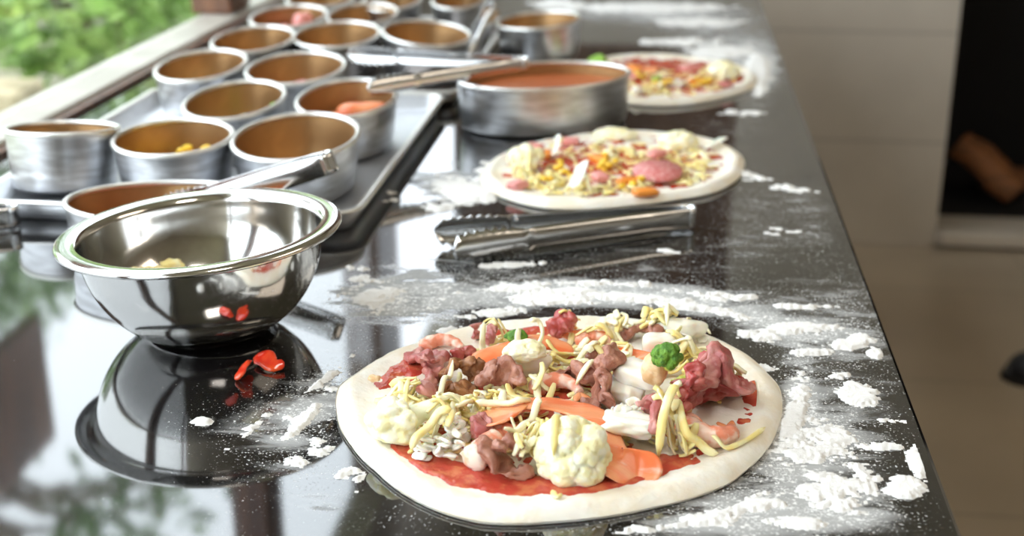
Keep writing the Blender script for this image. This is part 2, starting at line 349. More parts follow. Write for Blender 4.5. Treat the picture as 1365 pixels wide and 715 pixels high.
# a tree whose branches hang above the window
def tree(x, y, h, seed, lab, crown):
    e = empty('tree', (x, y, FZ - .02)); tag(e, lab, 'tree', 'trees in the garden')
    P = catmull([(x, y, FZ - .02), (x + .05, y + .05, FZ + h * .5), (x - .05, y + .1, FZ + h)], 14)
    child('trunk', *tube(P, lambda s: .10 - .06 * s, lambda s: .10 - .06 * s, seg=10, amp=.02, freq=6), MT['bark'], e)
    parts = []; r = np.random.default_rng(seed); ends = []
    for k in range(14):
        c = np.array(crown[k % len(crown)][:3]) + r.normal(size=3) * crown[k % len(crown)][3] * .4; ends.append(c)
        parts.append(tube(catmull([P[9], (P[11] + c) / 2 + np.array([0, 0, .15]), c], 10), lambda s: .03 - .022 * s, lambda s: .03 - .022 * s, seg=6))
    child('branches', *join(*parts), MT['bark'], e)
    def fn(rr):
        k = rr.integers(len(crown)); a = rr.normal(size=3) * .42; return np.array(crown[k][:3]) + a * crown[k][3]
    child('crown', *leaves(330, fn, .075, seed), MT['leaf_b'], e, smooth=False)
tree(-3.3, 4.6, 3.6, 11, 'slim tree outside the window with hanging leafy branches', [(-2.05, 4.75, 2.35, .38), (-2.5, 4.9, 2.75, .45), (-1.7, 4.3, 2.75, .35), (-3.0, 4.2, 2.7, .6)])
b_ = mesh('stand_in_board', *box(-1.63, -1.59, 1.9, 3.10, .90, 1.26), MT['wood'], smooth=False); bevel(b_, .01); tag(b_, 'unseen dark board added outside, standing in for a dark shape mirrored in the worktop at the lower left', 'board')  # added out of view, only to put a dark shape into the worktop reflection

# ------------------------------------------------------------------ counter with its film of flour
CX0, CX1, CY0, CY1 = WX + .0545, .176, -.4, 3.45
def bl(px, py, rx, ry, ang, wgt, z=0.0):
    c = at(px, py, z); a = math.radians(ang)
    u = at(px + rx * math.cos(a), py - rx * math.sin(a), z) - c; v = at(px + ry * math.sin(a), py + ry * math.cos(a), z) - c
    A = np.linalg.inv(np.array([[u[0], v[0]], [u[1], v[1]]])); return (c[:2], A, wgt)
def field(B, X, Y, p=1.0):
    out = np.zeros_like(X)
    for c, A, wgt in B:
        dx, dy = X - c[0], Y - c[1]; q = (A[0, 0] * dx + A[0, 1] * dy) ** 2 + (A[1, 0] * dx + A[1, 1] * dy) ** 2
        out = np.maximum(out, wgt * np.exp(-q ** p)) if p > 1 else out + wgt * np.exp(-q)
    return out
FILM = [bl(*b) for b in [
    (1050, 620, 150, 90, 0, .75), (1140, 540, 80, 80, 0, .5), (1090, 450, 110, 45, 0, .6), (800, 395, 260, 22, 0, .85), (1000, 425, 90, 20, -10, .7),
    (900, 350, 200, 45, 5, .35), (620, 360, 130, 40, 0, .35), (500, 395, 90, 40, 10, .55), (600, 250, 60, 40, 0, .7), (1010, 270, 90, 60, 0, .45),
    (960, 60, 110, 45, 0, .8), (1010, 100, 30, 40, 0, 1.0), (850, 15, 180, 22, 0, .9), (970, 175, 80, 40, 0, .45), (560, 180, 40, 60, 0, .2), (560, 420, 80, 25, 0, .45),
    (370, 575, 90, 50, 40, .55), (450, 520, 70, 50, 40, .55), (430, 640, 60, 60, 0, .4), (960, 690, 140, 40, 0, .6), (1150, 690, 100, 40, 0, .5), (260, 570, 60, 30, 0, .25),
    (1060, 540, 30, 80, 0, .8), (750, 710, 200, 25, 0, .35), (540, 690, 60, 40, 0, .35), (330, 530, 120, 50, 0, .22), (700, 300, 300, 200, 0, .12), (1150, 400, 60, 60, 0, .4), (250, 690, 200, 40, 0, .12), (1090, 290, 40, 80, 0, .3)]]
def counter():
    nx, ny = 96, 386; xs = np.linspace(CX0 + .003, CX1 - .003, nx); ys = np.linspace(CY0, CY1, ny)
    X, Y = np.meshgrid(xs, ys); V = np.stack([X.ravel(), Y.ravel(), np.zeros(X.size)], 1)
    Fc = [(j * nx + i, j * nx + i + 1, (j + 1) * nx + i + 1, (j + 1) * nx + i) for j in range(ny - 1) for i in range(nx - 1)]
    film = np.clip(field(FILM, X, Y).ravel() + np.clip((X.ravel() + .36) * 1.0, 0, .09), 0, 1.3)
    n0 = len(V); ring = [(CX0, CY0 - .003, -.003), (CX1, CY0 - .003, -.003), (CX1, CY1 + .003, -.003), (CX0, CY1 + .003, -.003)]
    ring2 = [(p[0], p[1], -.04) for p in ring]
    V = np.vstack([V, ring, ring2]); c = [0, nx - 1, ny * nx - 1, (ny - 1) * nx]
    bot = list(range(nx)); rt = [j * nx + nx - 1 for j in range(ny)]; tp = [(ny - 1) * nx + i for i in range(nx - 1, -1, -1)]; lf = [j * nx for j in range(ny - 1, -1, -1)]
    for e_, a, b in ((bot, 0, 1), (rt, 1, 2), (tp, 2, 3), (lf, 3, 0)): Fc.append([n0 + a, n0 + b] + e_[::-1])
    for a in range(4): b = (a + 1) % 4; Fc.append([n0 + a, n0 + 4 + a, n0 + 4 + b, n0 + b])
    Fc.append([n0 + 7, n0 + 6, n0 + 5, n0 + 4])
    m = bpy.data.materials.new('floured black granite'); m.use_nodes = True; nt = m.node_tree; N = nt.nodes; L = nt.links; b = N['Principled BSDF']
    tc = N.new('ShaderNodeTexCoord'); at_ = N.new('ShaderNodeAttribute'); at_.attribute_name = 'flour_film'
    def noi(sc, det=4, st=(1, 1, 1), dist=0, rz=0):
        mp = N.new('ShaderNodeMapping'); mp.inputs['Scale'].default_value = st; mp.inputs['Rotation'].default_value = (0, 0, rz); L.new(tc.outputs['Object'], mp.inputs[0])
        n = N.new('ShaderNodeTexNoise'); n.inputs['Scale'].default_value = sc; n.inputs['Detail'].default_value = det; n.inputs['Distortion'].default_value = dist; n.inputs['Roughness'].default_value = .6
        L.new(mp.outputs[0], n.inputs['Vector']); return n.outputs[0]
    def mr(x, a, b_, c=0, d=1, smooth=True):
        r = N.new('ShaderNodeMapRange'); r.interpolation_type = 'SMOOTHSTEP' if smooth else 'LINEAR'
        for i, q in ((1, a), (2, b_), (3, c), (4, d)):
            if isinstance(q, (int, float)): r.inputs[i].default_value = q
            else: L.new(q, r.inputs[i])
        L.new(x, r.inputs[0]); return r.outputs[0]
    def ma(op, x, y):
        k = N.new('ShaderNodeMath'); k.operation = op
        for i, q in enumerate((x, y)):
            if isinstance(q, (int, float)): k.inputs[i].default_value = q
            else: L.new(q, k.inputs[i])
        return k.outputs[0]
    A = at_.outputs['Fac']
    streak = noi(14, 5, (1, 3.2, 1), .8, .25); clump = noi(45, 6, (1, 1.4, 1), .4); sp = noi(520, 3); sp2 = noi(230, 3)
    # soft film
    t1 = ma('ADD', ma('MULTIPLY', streak, .75), ma('MULTIPLY', clump, .25))
    th = mr(A, 0, 1.1, .72, .26, False); film_ = mr(t1, th, ma('ADD', th, .26))
    film_ = ma('MULTIPLY', film_, mr(A, 0, 1, .07, .52, False))
    # grains
    th2 = mr(A, 0, 1.1, .72, .50, False); gr = mr(sp, th2, ma('ADD', th2, .04)); gr = ma('MULTIPLY', gr, mr(clump, .38, .55, .1, 1))
    th3 = mr(A, 0, 1.1, .80, .56, False); gr2 = mr(sp2, th3, ma('ADD', th3, .03))
    fac = ma('MINIMUM', ma('MAXIMUM', ma('MAXIMUM', film_, ma('MULTIPLY', gr, .85)), gr2), 1)
    vor = N.new('ShaderNodeTexVoronoi'); vor.inputs['Scale'].default_value = 95; L.new(tc.outputs['Object'], vor.inputs['Vector'])
    fleck = mr(vor.outputs['Distance'], .05, .09, 1, 0)
    g1 = N.new('ShaderNodeMix'); g1.data_type = 'RGBA'; g1.inputs[6].default_value = (.0075, .007, .0075, 1); g1.inputs[7].default_value = (.16, .09, .05, 1); L.new(ma('MULTIPLY', fleck, .6), g1.inputs[0])
    g2 = N.new('ShaderNodeMix'); g2.data_type = 'RGBA'; g2.inputs[7].default_value = (.80, .80, .79, 1); L.new(fac, g2.inputs[0]); L.new(g1.outputs[2], g2.inputs[6]); L.new(g2.outputs[2], b.inputs['Base Color'])
    L.new(mr(fac, 0, .5, .045, .8), b.inputs['Roughness']); b.inputs['IOR'].default_value = 2.35
    L.new(mr(fac, 0, .6, .5, .15), b.inputs['Specular IOR Level'])
    o = mesh('countertop', V, Fc, m, smooth=False); at2 = o.data.attributes.new('flour_film', 'FLOAT', 'POINT')
    at2.data.foreach_set('value', np.concatenate([film, np.full(8, .1)]).astype(np.float32))
    tag(o, 'long black polished granite worktop dusted with white flour', 'countertop')
    cb = mesh('counter_base', *box(CX0, CX1 - .06, CY0 + .03, CY1, FZ, -.0405), MT['darkpanel'], smooth=False); tag(cb, 'dark counter cabinet carrying the black granite worktop', 'counter')
counter()

# ------------------------------------------------------------------ flour lying in relief
THICK = [bl(*b) for b in [
    (1207, 650, 30, 17, 0, 1.0), (1226, 628, 14, 22, 30, .8), (1175, 596, 40, 6, -4, .62), (1222, 604, 16, 14, 0, .9), (1145, 526, 30, 15, -3, .95), (1137, 458, 24, 8, 8, .9), (1166, 471, 12, 10, 0, .8),
    (1060, 438, 60, 7, 3, .66), (1010, 448, 36, 7, -4, .7), (1010, 490, 30, 5, 0, .6), (1110, 592, 40, 8, 20, .55), (1062, 545, 14, 45, -12, .62), (1090, 590, 60, 26, 10, .48), (950, 690, 50, 12, 10, .55), (1010, 676, 50, 9, 10, .58), (1120, 650, 80, 30, 0, .42),
    (660, 417, 60, 6, 6, .66), (740, 396, 60, 11, 3, .78), (830, 397, 90, 6, -3, .72), (920, 410, 60, 6, -8, .66), (690, 385, 40, 6, 0, .66), (600, 440, 40, 4, 15, .5), (780, 378, 60, 5, 0, .55), (960, 395, 60, 6, -6, .5),
    (620, 255, 45, 17, -10, .8), (585, 275, 22, 10, 0, .6), (650, 232, 18, 22, 0, .6), (520, 262, 20, 8, 0, .4), (490, 395, 50, 14, 0, .5), (470, 365, 30, 14, 0, .45), (700, 352, 60, 4, 4, .5), (880, 335, 40, 4, 0, .4),
    (268, 563, 17, 5, 0, .8), (405, 560, 34, 8, 45, .62), (440, 500, 40, 5, 38, .55), (425, 600, 22, 20, 0, .5), (395, 615, 20, 10, 0, .45), (330, 575, 50, 6, 40, .4), (470, 640, 30, 20, 0, .42),
    (1010, 96, 14, 26, 0, .9), (960, 70, 40, 9, 0, .7), (900, 56, 60, 6, 0, .55), (860, 10, 110, 6, 0, .7), (930, 30, 60, 6, 0, .5), (985, 150, 40, 6, 0, .4), (1000, 235, 30, 8, 0, .5), (1060, 250, 40, 8, 0, .45), (1040, 310, 40, 6, 0, .35), (745, 5, 40, 8, 0, .6),
    (870, 705, 70, 5, 8, .5), (1075, 700, 30, 8, 0, .5), (1190, 560, 30, 6, 0, .45), (1085, 470, 30, 5, 0, .5), (1070, 410, 50, 4, 0, .45), (1115, 500, 20, 6, 0, .45)]]
def flour(x0, x1, y0, y1, res, hmax):
    xs = np.arange(x0, x1, res); ys = np.arange(y0, y1, res); X, Y = np.meshgrid(xs, ys)
    Fd = field(THICK, X, Y, 1.7) + .35 * np.clip(field(FILM, X, Y), 0, 1)
    ok = np.ones(X.shape, bool)
    for h_ in (H1, H2, H3):
        ins = (X > h_.x0) & (X < h_.x0 + .38) & (Y > h_.y0) & (Y < h_.y0 + .38); ok &= ~(ins & (h_.q[h_.ij(X, Y)] < .99))
    idx = np.argwhere((Fd > .28) & ok); Z = np.full(X.shape, .00005)
    for j, i in idx:
        p = (X[j, i], Y[j, i]); q = Fd[j, i]
        a = noise.fractal(Vector((p[0] * 42, p[1] * 60, 3.1)), .9, 2.1, 5); b_ = noise.noise(Vector((p[0] * 430, p[1] * 430, 1.0)))
        c_ = noise.noise(Vector((p[0] * 150, p[1] * 170, 7.0)))
        t = q * 1.05 - .66 + a * .46 + b_ * .22 + c_ * .26
        Z[j, i] = .00005 + min(1.0, max(0, t) / .28) ** .6 * hmax + (max(0, t) * b_ * .0010)
    keep = Z > .00012; cell = keep[:-1, :-1] | keep[1:, :-1] | keep[:-1, 1:] | keep[1:, 1:]
    jj, ii = np.nonzero(cell); nx = X.shape[1]; q = np.stack([jj * nx + ii, jj * nx + ii + 1, (jj + 1) * nx + ii + 1, (jj + 1) * nx + ii], 1)
    used, inv = np.unique(q, return_inverse=True); V = np.stack([X.ravel(), Y.ravel(), Z.ravel()], 1)[used]
    return V, inv.reshape(-1, 4)

# ------------------------------------------------------------------ pots, pans, tray, bowl
def pan(name, cx, cy, rx, ry, h, z0, rz, lab, cat, group, tilt=(0, 0), wall=.0016, taper=.90):
    e = empty(name, (cx, cy, z0)); e.rotation_euler = (tilt[0], tilt[1], rz); tag(e, lab, cat, group)
    k = ry / rx; t = wall
    prof = [(.001, 0), (rx * taper * .93, 0), (rx * taper * .985, .002), (rx * taper, .006), (rx * (taper + 1) / 2 - t * .5, h * .5), (rx - t * 1.4, h - .003)]
    v, f = lathe(prof, 72, k); o = mesh('pan_wall', v, f, MT['alu']); o.parent = e; ORG.pop('pan_wall', 0)
    prof = [(rx - t * 2.2, h - .001), (rx * (taper + 1) / 2 - t * 1.7, h * .5), (rx * taper - t * 1.4, .008), (rx * taper * .95 - t, .0032), (rx * taper * .86, .0026), (.001, .0026)]
    v, f = lathe(prof, 72, k); o = mesh('inner_lining', v, f, MT['bronze']); o.parent = e
    rr = .0027; prof = [(rx - t * 1.7 + rr * math.cos(a), h - .001 + rr * math.sin(a)) for a in np.linspace(PI, -PI, 13)]
    v, f = lathe(prof, 72, k); o = mesh('rolled_rim', v, f, MT['rim']); o.parent = e
    return e
def depth(p): return float(-(M.T @ (np.array(p) - np.array([0, 0, CAMZ])))[2])
def ppx(p):
    q = M.T @ (np.array(p, float) - np.array([0, 0, CAMZ])); return W_ / 2 - F_ * q[0] / q[2], H_ / 2 + F_ * q[1] / q[2]
TZ = .0035
PG = 'aluminium tins of toppings on the trays'
pots = [
    (3, 158, 172, 197, .0, 'round aluminium tin at the left frame edge, tipped forward on the tray corner'),
    (150, 315, 163, 210, .060, 'aluminium tin holding yellow corn kernels'),
    (310, 482, 155, 215, .060, 'wide empty tin with golden inside at the near right tray corner'),
    (395, 532, 107, 160, .060, 'aluminium tin with orange salmon slices inside'),
    (247, 382, 107, 165, .060, 'aluminium tin with a green leaf sticking up at its side'),
    (210, 330, 62, 118, .060, 'aluminium tin with round cream pieces, nearest the window sill'),
    (328, 463, 67, 120, .060, 'aluminium tin with one pink piece in its shaded bottom'),
    (283, 395, 35, 75, .060, 'empty shaded tin just below the brown window post'),
    (390, 510, 27, 70, .060, 'dark empty tin behind the long tongs tip'),
    (502, 626, 25, 68, .060, 'broad empty tin at the right of the third row, pale inner side'),
    (333, 438, 7, 42, .060, 'small tin with pink scraps near the brown window post'),
    (435, 533, 5, 38, .060, 'empty tin right behind the dark one, beside the pink scraps tin'),
    (380, 475, -10, 12, .060, 'far tin cut by the top frame edge, nearest the window'),
    (482, 564, -10, 16, .060, 'far tin cut by the top frame edge, middle of three'),
    (574, 650, -10, 14, .060, 'far tall tin at the top frame edge beside standing tongs'),
    (662, 780, 12, 48, .060, 'single aluminium tin on the bare counter beyond the sauce pan')]
POT = []
for i, (x0, x1, y0, y1, h, lab) in enumerate(pots):
    h = .056; z0 = TZ if i < 15 else .0006; z = z0 + h
    c = at((x0 + x1) / 2, (y0 + y1) / 2, z); R = (x1 - x0 - 3) / 2 * depth(c) / F_
    fpx = ppx((c[0], c[1] - R, z))[1] - ppx((c[0], c[1] + R, z))[1]; Ry = R * max(.95, (y1 - y0 - 5) / fpx) if i else R
    if i: Ry = min(Ry, .084)
    tilt = (math.radians(3.2), 0)
    if i == 0: tilt = (math.radians(-7), 0); z0 = .009; h = .060
    if i == 9: tilt = (math.radians(2), math.radians(6))
    if i == 15: tilt = (0, math.radians(-4))
    e = pan('tin', c[0], c[1], R, Ry, h, z0 if i == 0 else z0 + .004, 0, lab, 'tin', PG if i < 15 else None, tilt, taper=.88)
    POT.append((c[0], c[1], R, Ry, z0))

def tray(x0, x1, y0, y1, mt, lab, zb=.0008):
    e = empty('tray', ((x0 + x1) / 2, (y0 + y1) / 2, zb)); tag(e, lab, 'tray', 'metal trays under the tins')
    def rr(x0, x1, y0, y1, r, n=6):
        P = []
        for cx, cy, a0 in ((x1 - r, y0 + r, -PI / 2), (x1 - r, y1 - r, 0), (x0 + r, y1 - r, PI / 2), (x0 + r, y0 + r, PI)):
            for k in range(n + 1): a = a0 + PI / 2 * k / n; P.append((cx + r * math.cos(a), cy + r * math.sin(a)))
        return P
    def loft(sec):
        V = []; n = None
        for off, z, r in sec:
            P = rr(x0 + off, x1 - off, y0 + off, y1 - off, r); n = len(P); V += [(a, b, z) for a, b in P]
        Fc = [(i * n + k, i * n + (k + 1) % n, (i + 1) * n + (k + 1) % n, (i + 1) * n + k) for i in range(len(sec) - 1) for k in range(n)]
        return V, Fc, n
    V, Fc, n = loft([(.012, zb, .014), (.006, zb + .018, .022), (.0085, zb + .018, .02), (.0145, zb + .0022, .013)])
    Fc = Fc + [list(range(n))[::-1], list(range(3 * n, 4 * n))]
    child('tray_pan', V, Fc, MT[mt], e)
    V, Fc, n = loft([(.006, zb + .0180, .022), (.001, zb + .0175, .026), (-.001, zb + .019, .028), (.001, zb + .0208, .026), (.006, zb + .0205, .022), (.0085, zb + .0185, .02)])
    child('rolled_rim', V, Fc, MT['rim'], e)
tray(-.672, -.282, 1.178, 1.700, 'tray', 'bright aluminium baking tray under the nearest tins')
tray(-.670, -.268, 1.708, 2.30, 'tray2', 'dull dark baking tray under the far tins')

def mixing_bowl():
    c = at(274, 307, .080); R = .1085; h = .083
    e = empty('mixing_bowl', (c[0], c[1], .0006)); tag(e, 'big shiny stainless steel mixing bowl with yellow crumbs inside', 'bowl')
    e.rotation_euler = (0, math.radians(-3.2), 0); e.scale = (.985, .985, .965); e.location.z = .0029
    out = [(.001, .0008), (.045, .0), (.052, .002), (.066, .012), (.079, .028), (.088, .047), (.0925, .066), (.0945, .0785)]
    P = catmull([(r, 0, z) for r, z in out], 40); inn = [(max(.0005, p[0] - .0011), p[2] + .0011) for p in P[::-1]]
    prof = [(p[0], p[2]) for p in P] + [(.0962, .0812), (.094, .0822)] + inn[2:]
    prof[0] = (.0005, .0008)
    v, f = lathe(prof, 128); o = mesh('bowl_shell', v, f, MT['steel']); o.parent = e
    r = [(.0945, .0790), (.0985, .0800), (.1045, .0806), (.1078, .0798), (.1085, .0785), (.1092, .0795), (.1088, .0815), (.1065, .0828), (.1030, .0834), (.0975, .0830), (.0942, .0822)]
    v, f = lathe(r, 128); o = mesh('rolled_rim', v, f, MT['steel']); o.parent = e
    return c
BC = mixing_bowl()
def crumb(name, c, s, seed, mt, lab, cat, grp, n=3, rz=0, amp=.2, bx=.3):
    v, f = blob(*s, amp=amp, freq=1.7, seed=seed, n=n, box_=bx); v = rot(v, rz); v = v + np.array(c) - np.array([0, 0, v[:, 2].min()])
    return tag(mesh(name, v, f, MT[mt], recenter=True), lab, cat, grp)
for i, (px, py, z, s, lab) in enumerate([(230, 358, .030, .0085, 'largest yellow cheese crumb in the steel bowl'), (208, 367, .022, .0075, 'flat yellow crumb beside the largest one in the steel bowl'),
                                    (184, 368, .020, .0075, 'small yellow crumb nearest the bowl rim at the left'), (196, 366, .017, .007, 'pale crumb between two yellow crumbs in the steel bowl'), (172, 366, .026, .004, 'tiny yellow crumb high on the bowl wall')]):
    for _ in range(12):
        p = at(px, py, z + s * .4); rr = math.hypot(BC[0] - p[0], BC[1] - p[1]) + s * .3; lim = float(np.interp(rr, [0, .045, .052, .066, .079, .088], [.0045, .0048, .007, .018, .034, .052])); z = .6 * z + .4 * lim
    crumb('crumb', (p[0], p[1], lim), (s, s * .8, s * .6), 3 + i, 'cheese', lab, 'food crumb', 'yellow crumbs in the mixing bowl')

def oval(cx, cy, a, b, h, rz, lab, level, glab):
    e = pan('oval_pan', cx, cy, a, b, h, .0008, rz, lab, 'pan', 'oval aluminium pans standing on the counter', taper=.95)
    k = b / a; prof = [(.0005, 0), (a * .5, .0004), (a * .955 - .003, 0)]
    v, f = lathe(prof, 64, k)
    v[:, 2] += [.0006 * nz((p[0], p[1], 0), 60) for p in v]
    o = mesh('tomato_sauce', v, f, MT['sauce_smooth']); o.location = (cx, cy, level); o.rotation_euler.z = rz; tag(o, glab, 'sauce')
MT['sauce_smooth'] = mat('smooth tomato sauce', (.42, .105, .03), .38, col2=(.46, .13, .04), scale=30, bump=.15, bscale=60)
oval(-.150, 1.640, .114, .079, .060, math.radians(31), 'long oval aluminium pan of red sauce between tray and pizzas', .046, 'red brown sauce in the oval pan beside the pizzas')
oval(-.430, 1.110, .103, .064, .048, 0, 'oval aluminium pan behind the steel bowl with tongs standing in it', .018, 'dark red sauce in the oval pan behind the steel bowl')

def tongs(hinge, tip, spread, lab, roll=0, width=.022, mt='tong'):
    """two sprung channel arms that meet in a round bend at the hinge; plane of the arms spans (axis, side)"""
    hinge = np.array(hinge, float); tip = np.array(tip, float); ax = tip - hinge; L = np.linalg.norm(ax); ax /= L
    up = np.array([0, 0, 1.0]); sd = np.cross(up, ax); sd /= np.linalg.norm(sd); up = np.cross(ax, sd)
    if roll: sd, up = sd * math.cos(roll) + up * math.sin(roll), up * math.cos(roll) - sd * math.sin(roll)
    e = empty('tongs', hinge); tag(e, lab, 'tongs', 'stainless steel serving tongs')
    r0 = .009
    def arm(sg):
        n = 110; m = 9; V = []
        for i in range(n):
            s = i / (n - 1); x = r0 + s * (L - r0)
            off = r0 * (1 - .0 * s) + (spread / 2 - r0) * (s ** 1.05)
            tipz = max(0, (s - .72) / .28)
            wd = width * (.86 + .14 * min(1, s * 4)) * (1 if tipz == 0 else (1 + .25 * math.sin(PI * min(1, tipz * 1.02))))
            if tipz > .85: wd *= math.sqrt(max(.12, 1 - ((tipz - .85) / .16) ** 2))
            dep = .0045 * min(1, s * 6) if tipz == 0 else .0045 + .003 * math.sin(PI * tipz)
            if abs(s - .70) < .015: dep *= .3
            tooth = .0012 * (1 if (i // 2) % 2 else -1) if tipz > .12 else 0
            for k in range(m):
                u = k / (m - 1) * 2 - 1; q = abs(u) ** 3
                edge = tooth if k in (0, m - 1) else 0
                V.append(hinge + ax * x + sd * sg * (off - dep * q - (edge if 1 else 0)) + up * (u * (wd / 2 + edge)))
        Fc = [(i * m + k, i * m + k + 1, (i + 1) * m + k + 1, (i + 1) * m + k) for i in range(n - 1) for k in range(m - 1)]
        o = child('arm', V, Fc, MT[mt], e); md = o.modifiers.new('sheet', 'SOLIDIFY'); md.thickness = .0011; md.offset = 0
    arm(1); arm(-1)
    V = []; n = 17
    for i in range(n):
        a = PI / 2 + PI * i / (n - 1)
        for u in (-1, -.5, 0, .5, 1): V.append(hinge + ax * (r0 + r0 * math.cos(a)) + sd * r0 * math.sin(a) + up * u * width * .43)
    Fc = [(i * 5 + k, i * 5 + k + 1, (i + 1) * 5 + k + 1, (i + 1) * 5 + k) for i in range(n - 1) for k in range(4)]
    o = child('spring_bend', V, Fc, MT[mt], e); md = o.modifiers.new('sheet', 'SOLIDIFY'); md.thickness = .0012; md.offset = 0
    return e
p0 = at(925, 288, .012); p1 = at(592, 326, .012)
tongs((p0[0], p0[1], .0125), (p1[0], p1[1], .0155), .060, 'closed steel tongs lying on the floury counter between the two nearer pizzas')
p0 = at(446, 214, .082); p1 = at(212, 286, .026)
tongs(p0, p1, .030, 'steel tongs standing in the oval pan behind the steel bowl')
p0 = at(704, 84, .078); p1 = at(476, 94, .078)
tongs(p0, p1, .215, 'wide open steel tongs lying across the tins', width=.017)
p0 = at(25, 285, .012); tongs(p0, (p0[0] - .22, p0[1] - .15, .0125), .03, 'bent end of steel tongs at the left frame edge before the tray')
p0 = at(659, 6, .085); p1 = at(628, 64, .025); tongs(p0, p1 + (p1 - p0) * .2, .03, 'steel tongs leaning up between the far tin and the single tin', width=.02)

# ------------------------------------------------------------------ pizzas
class HM:
    def __init__(s, x0, x1, y0, y1, res=.0012):
        s.x0, s.y0, s.res = x0, y0, res; s.H = np.zeros((int((y1 - y0) / res) + 1, int((x1 - x0) / res) + 1))
    def ij(s, x, y):
        return (np.clip(((np.asarray(y) - s.y0) / s.res).round().astype(int), 0, s.H.shape[0] - 1), np.clip(((np.asarray(x) - s.x0) / s.res).round().astype(int), 0, s.H.shape[1] - 1))
    def get(s, x, y): return s.H[s.ij(x, y)]
    def soft(s, x, y, r=.003):
        a = [s.get(x + dx, y + dy) for dx in (-r, 0, r) for dy in (-r, 0, r)]; return max(a) * .5 + float(np.mean(a)) * .5
    def put(s, v):
        for dx in (-.0006, .0006):
            for dy in (-.0006, .0006): np.maximum.at(s.H, s.ij(v[:, 0] + dx, v[:, 1] + dy), v[:, 2])
    def rest(s, v, q=.80):
        """lift needed so the lower side of v nestles on what lies beneath"""
        zc = np.median(v[:, 2]); lo = v[v[:, 2] <= zc]; return float(np.quantile(s.get(lo[:, 0], lo[:, 1]) - lo[:, 2], q))
def dough(name, outline, zs, lab, thick=.010, mid=.0055, seed=1.0, nr=44, na=300, cat='pizza'):
    P = np.array([at(px, py, z)[:2] for (px, py), z in zip(outline, zs)]); c = P.mean(0)
    c = (P.min(0) + P.max(0)) / 2
    ang = np.arctan2(P[:, 1] - c[1], P[:, 0] - c[0]); rad = np.hypot(*(P - c).T); o_ = np.argsort(ang); ang, rad = ang[o_], rad[o_]
    A = np.concatenate([ang - 2 * PI, ang, ang + 2 * PI]); Rr = np.concatenate([rad] * 3)
    th = np.linspace(0, 2 * PI, na, endpoint=False); th = np.where(th > PI, th - 2 * PI, th); rb = np.interp(th, A, Rr)
    for _ in range(3): rb = (np.roll(rb, 1) + 2 * rb + np.roll(rb, -1)) / 4
    V = []; H = HM(c[0] - .19, c[0] + .19, c[1] - .19, c[1] + .19)
    rho = list(np.linspace(.02, .84, nr - 12)) + [.87, .895, .915, .935, .952, .967, .980, .989, .995, .999, 1.0, .994]
    def ztop(r, x, y):
        e_ = max(0, (r - .80) / .2); bumpz = thick - mid
        z = mid + bumpz * math.exp(-((r - .93) / .06) ** 2) + .0007 * nz((x, y, 0), 45, seed) + .0006 * nz((x, y, 0), 120, seed + 5) + .0010 * nz((x, y, 0), 18, seed + 9)
        if r > .91: z = z * math.sqrt(max(0, 1 - ((r - .91) / .0905) ** 2)) * .94 + z * .06
        z += .0005 * nz((x, y, 0), 260, seed) * (1 if r > .7 else .4)
        return z
    for k, r in enumerate(rho):
        for t, R in zip(th, rb):
            x, y = c[0] + R * r * math.cos(t), c[1] + R * r * math.sin(t)
            z = ztop(r, x, y) if k < len(rho) - 1 else .0006
            if k == len(rho) - 2: z = .0030
            V.append((x, y, z))
    n = na; nr_ = len(rho)
    Fc = [(i * n + k, (i + 1) * n + k, (i + 1) * n + (k + 1) % n, i * n + (k + 1) % n)[::-1] for i in range(nr_ - 1) for k in range(n)]
    V.append((c[0], c[1], mid)); V.append((c[0], c[1], .0006)); ci = len(V) - 2
    Fc += [(ci, k, (k + 1) % n) for k in range(n)] + [(ci + 1, (nr_ - 1) * n + (k + 1) % n, (nr_ - 1) * n + k) for k in range(n)]
    V = np.array(V); o = mesh(name, V, Fc, MT['dough'], recenter=True); tag(o, lab, cat)
    # height map of the dough
    J, I = np.mgrid[0:H.H.shape[0], 0:H.H.shape[1]]; X = H.x0 + I * H.res; Y = H.y0 + J * H.res
    T = np.arctan2(Y - c[1], X - c[0]); o2 = np.argsort(th); Rb = np.interp(T, np.concatenate([th[o2] - 2 * PI, th[o2], th[o2] + 2 * PI]), np.concatenate([rb[o2]] * 3)); q = np.hypot(X - c[0], Y - c[1]) / Rb
    H.H = np.where(q < 1, mid + (thick - mid) * np.exp(-((q - .93) / .06) ** 2), 0); H.q = q
    return o, c, th, rb, H, ztop
def sauce(par, c, th, rb, ztop, blobs, seed, base=.1, rmax=.88):
    nr = 70; na = 260; T = np.linspace(-PI, PI, na, endpoint=False); o2 = np.argsort(th); R = np.interp(T, np.concatenate([th[o2] - 2 * PI, th[o2], th[o2] + 2 * PI]), np.concatenate([rb[o2]] * 3))
    rh = np.linspace(.02, rmax, nr); X = c[0] + np.outer(rh, R * np.cos(T)); Y = c[1] + np.outer(rh, R * np.sin(T))
    Fd = field(blobs, X, Y) + base; Z = np.zeros_like(X)
    for j in range(nr):
        for i in range(na):
            p = (X[j, i], Y[j, i], 0); t = Fd[j, i] + .5 * nz(p, 50, seed) + .32 * nz(p, 150, seed) - .46
            if rh[j] > rmax - .05: t -= (rh[j] - rmax + .05) * 12
            Z[j, i] = ztop(rh[j], p[0], p[1]) - .0010 + .0024 / (1 + math.exp(-t * 12)) + (.0004 * nz(p, 330, seed) if t > 0 else 0)
    V = np.stack([X.ravel(), Y.ravel(), Z.ravel()], 1)
    Fc = [(j * na + i, (j + 1) * na + i, (j + 1) * na + (i + 1) % na, j * na + (i + 1) % na)[::-1] for j in range(nr - 1) for i in range(na)]
    child('tomato_sauce', V, Fc, MT['sauce'], par)

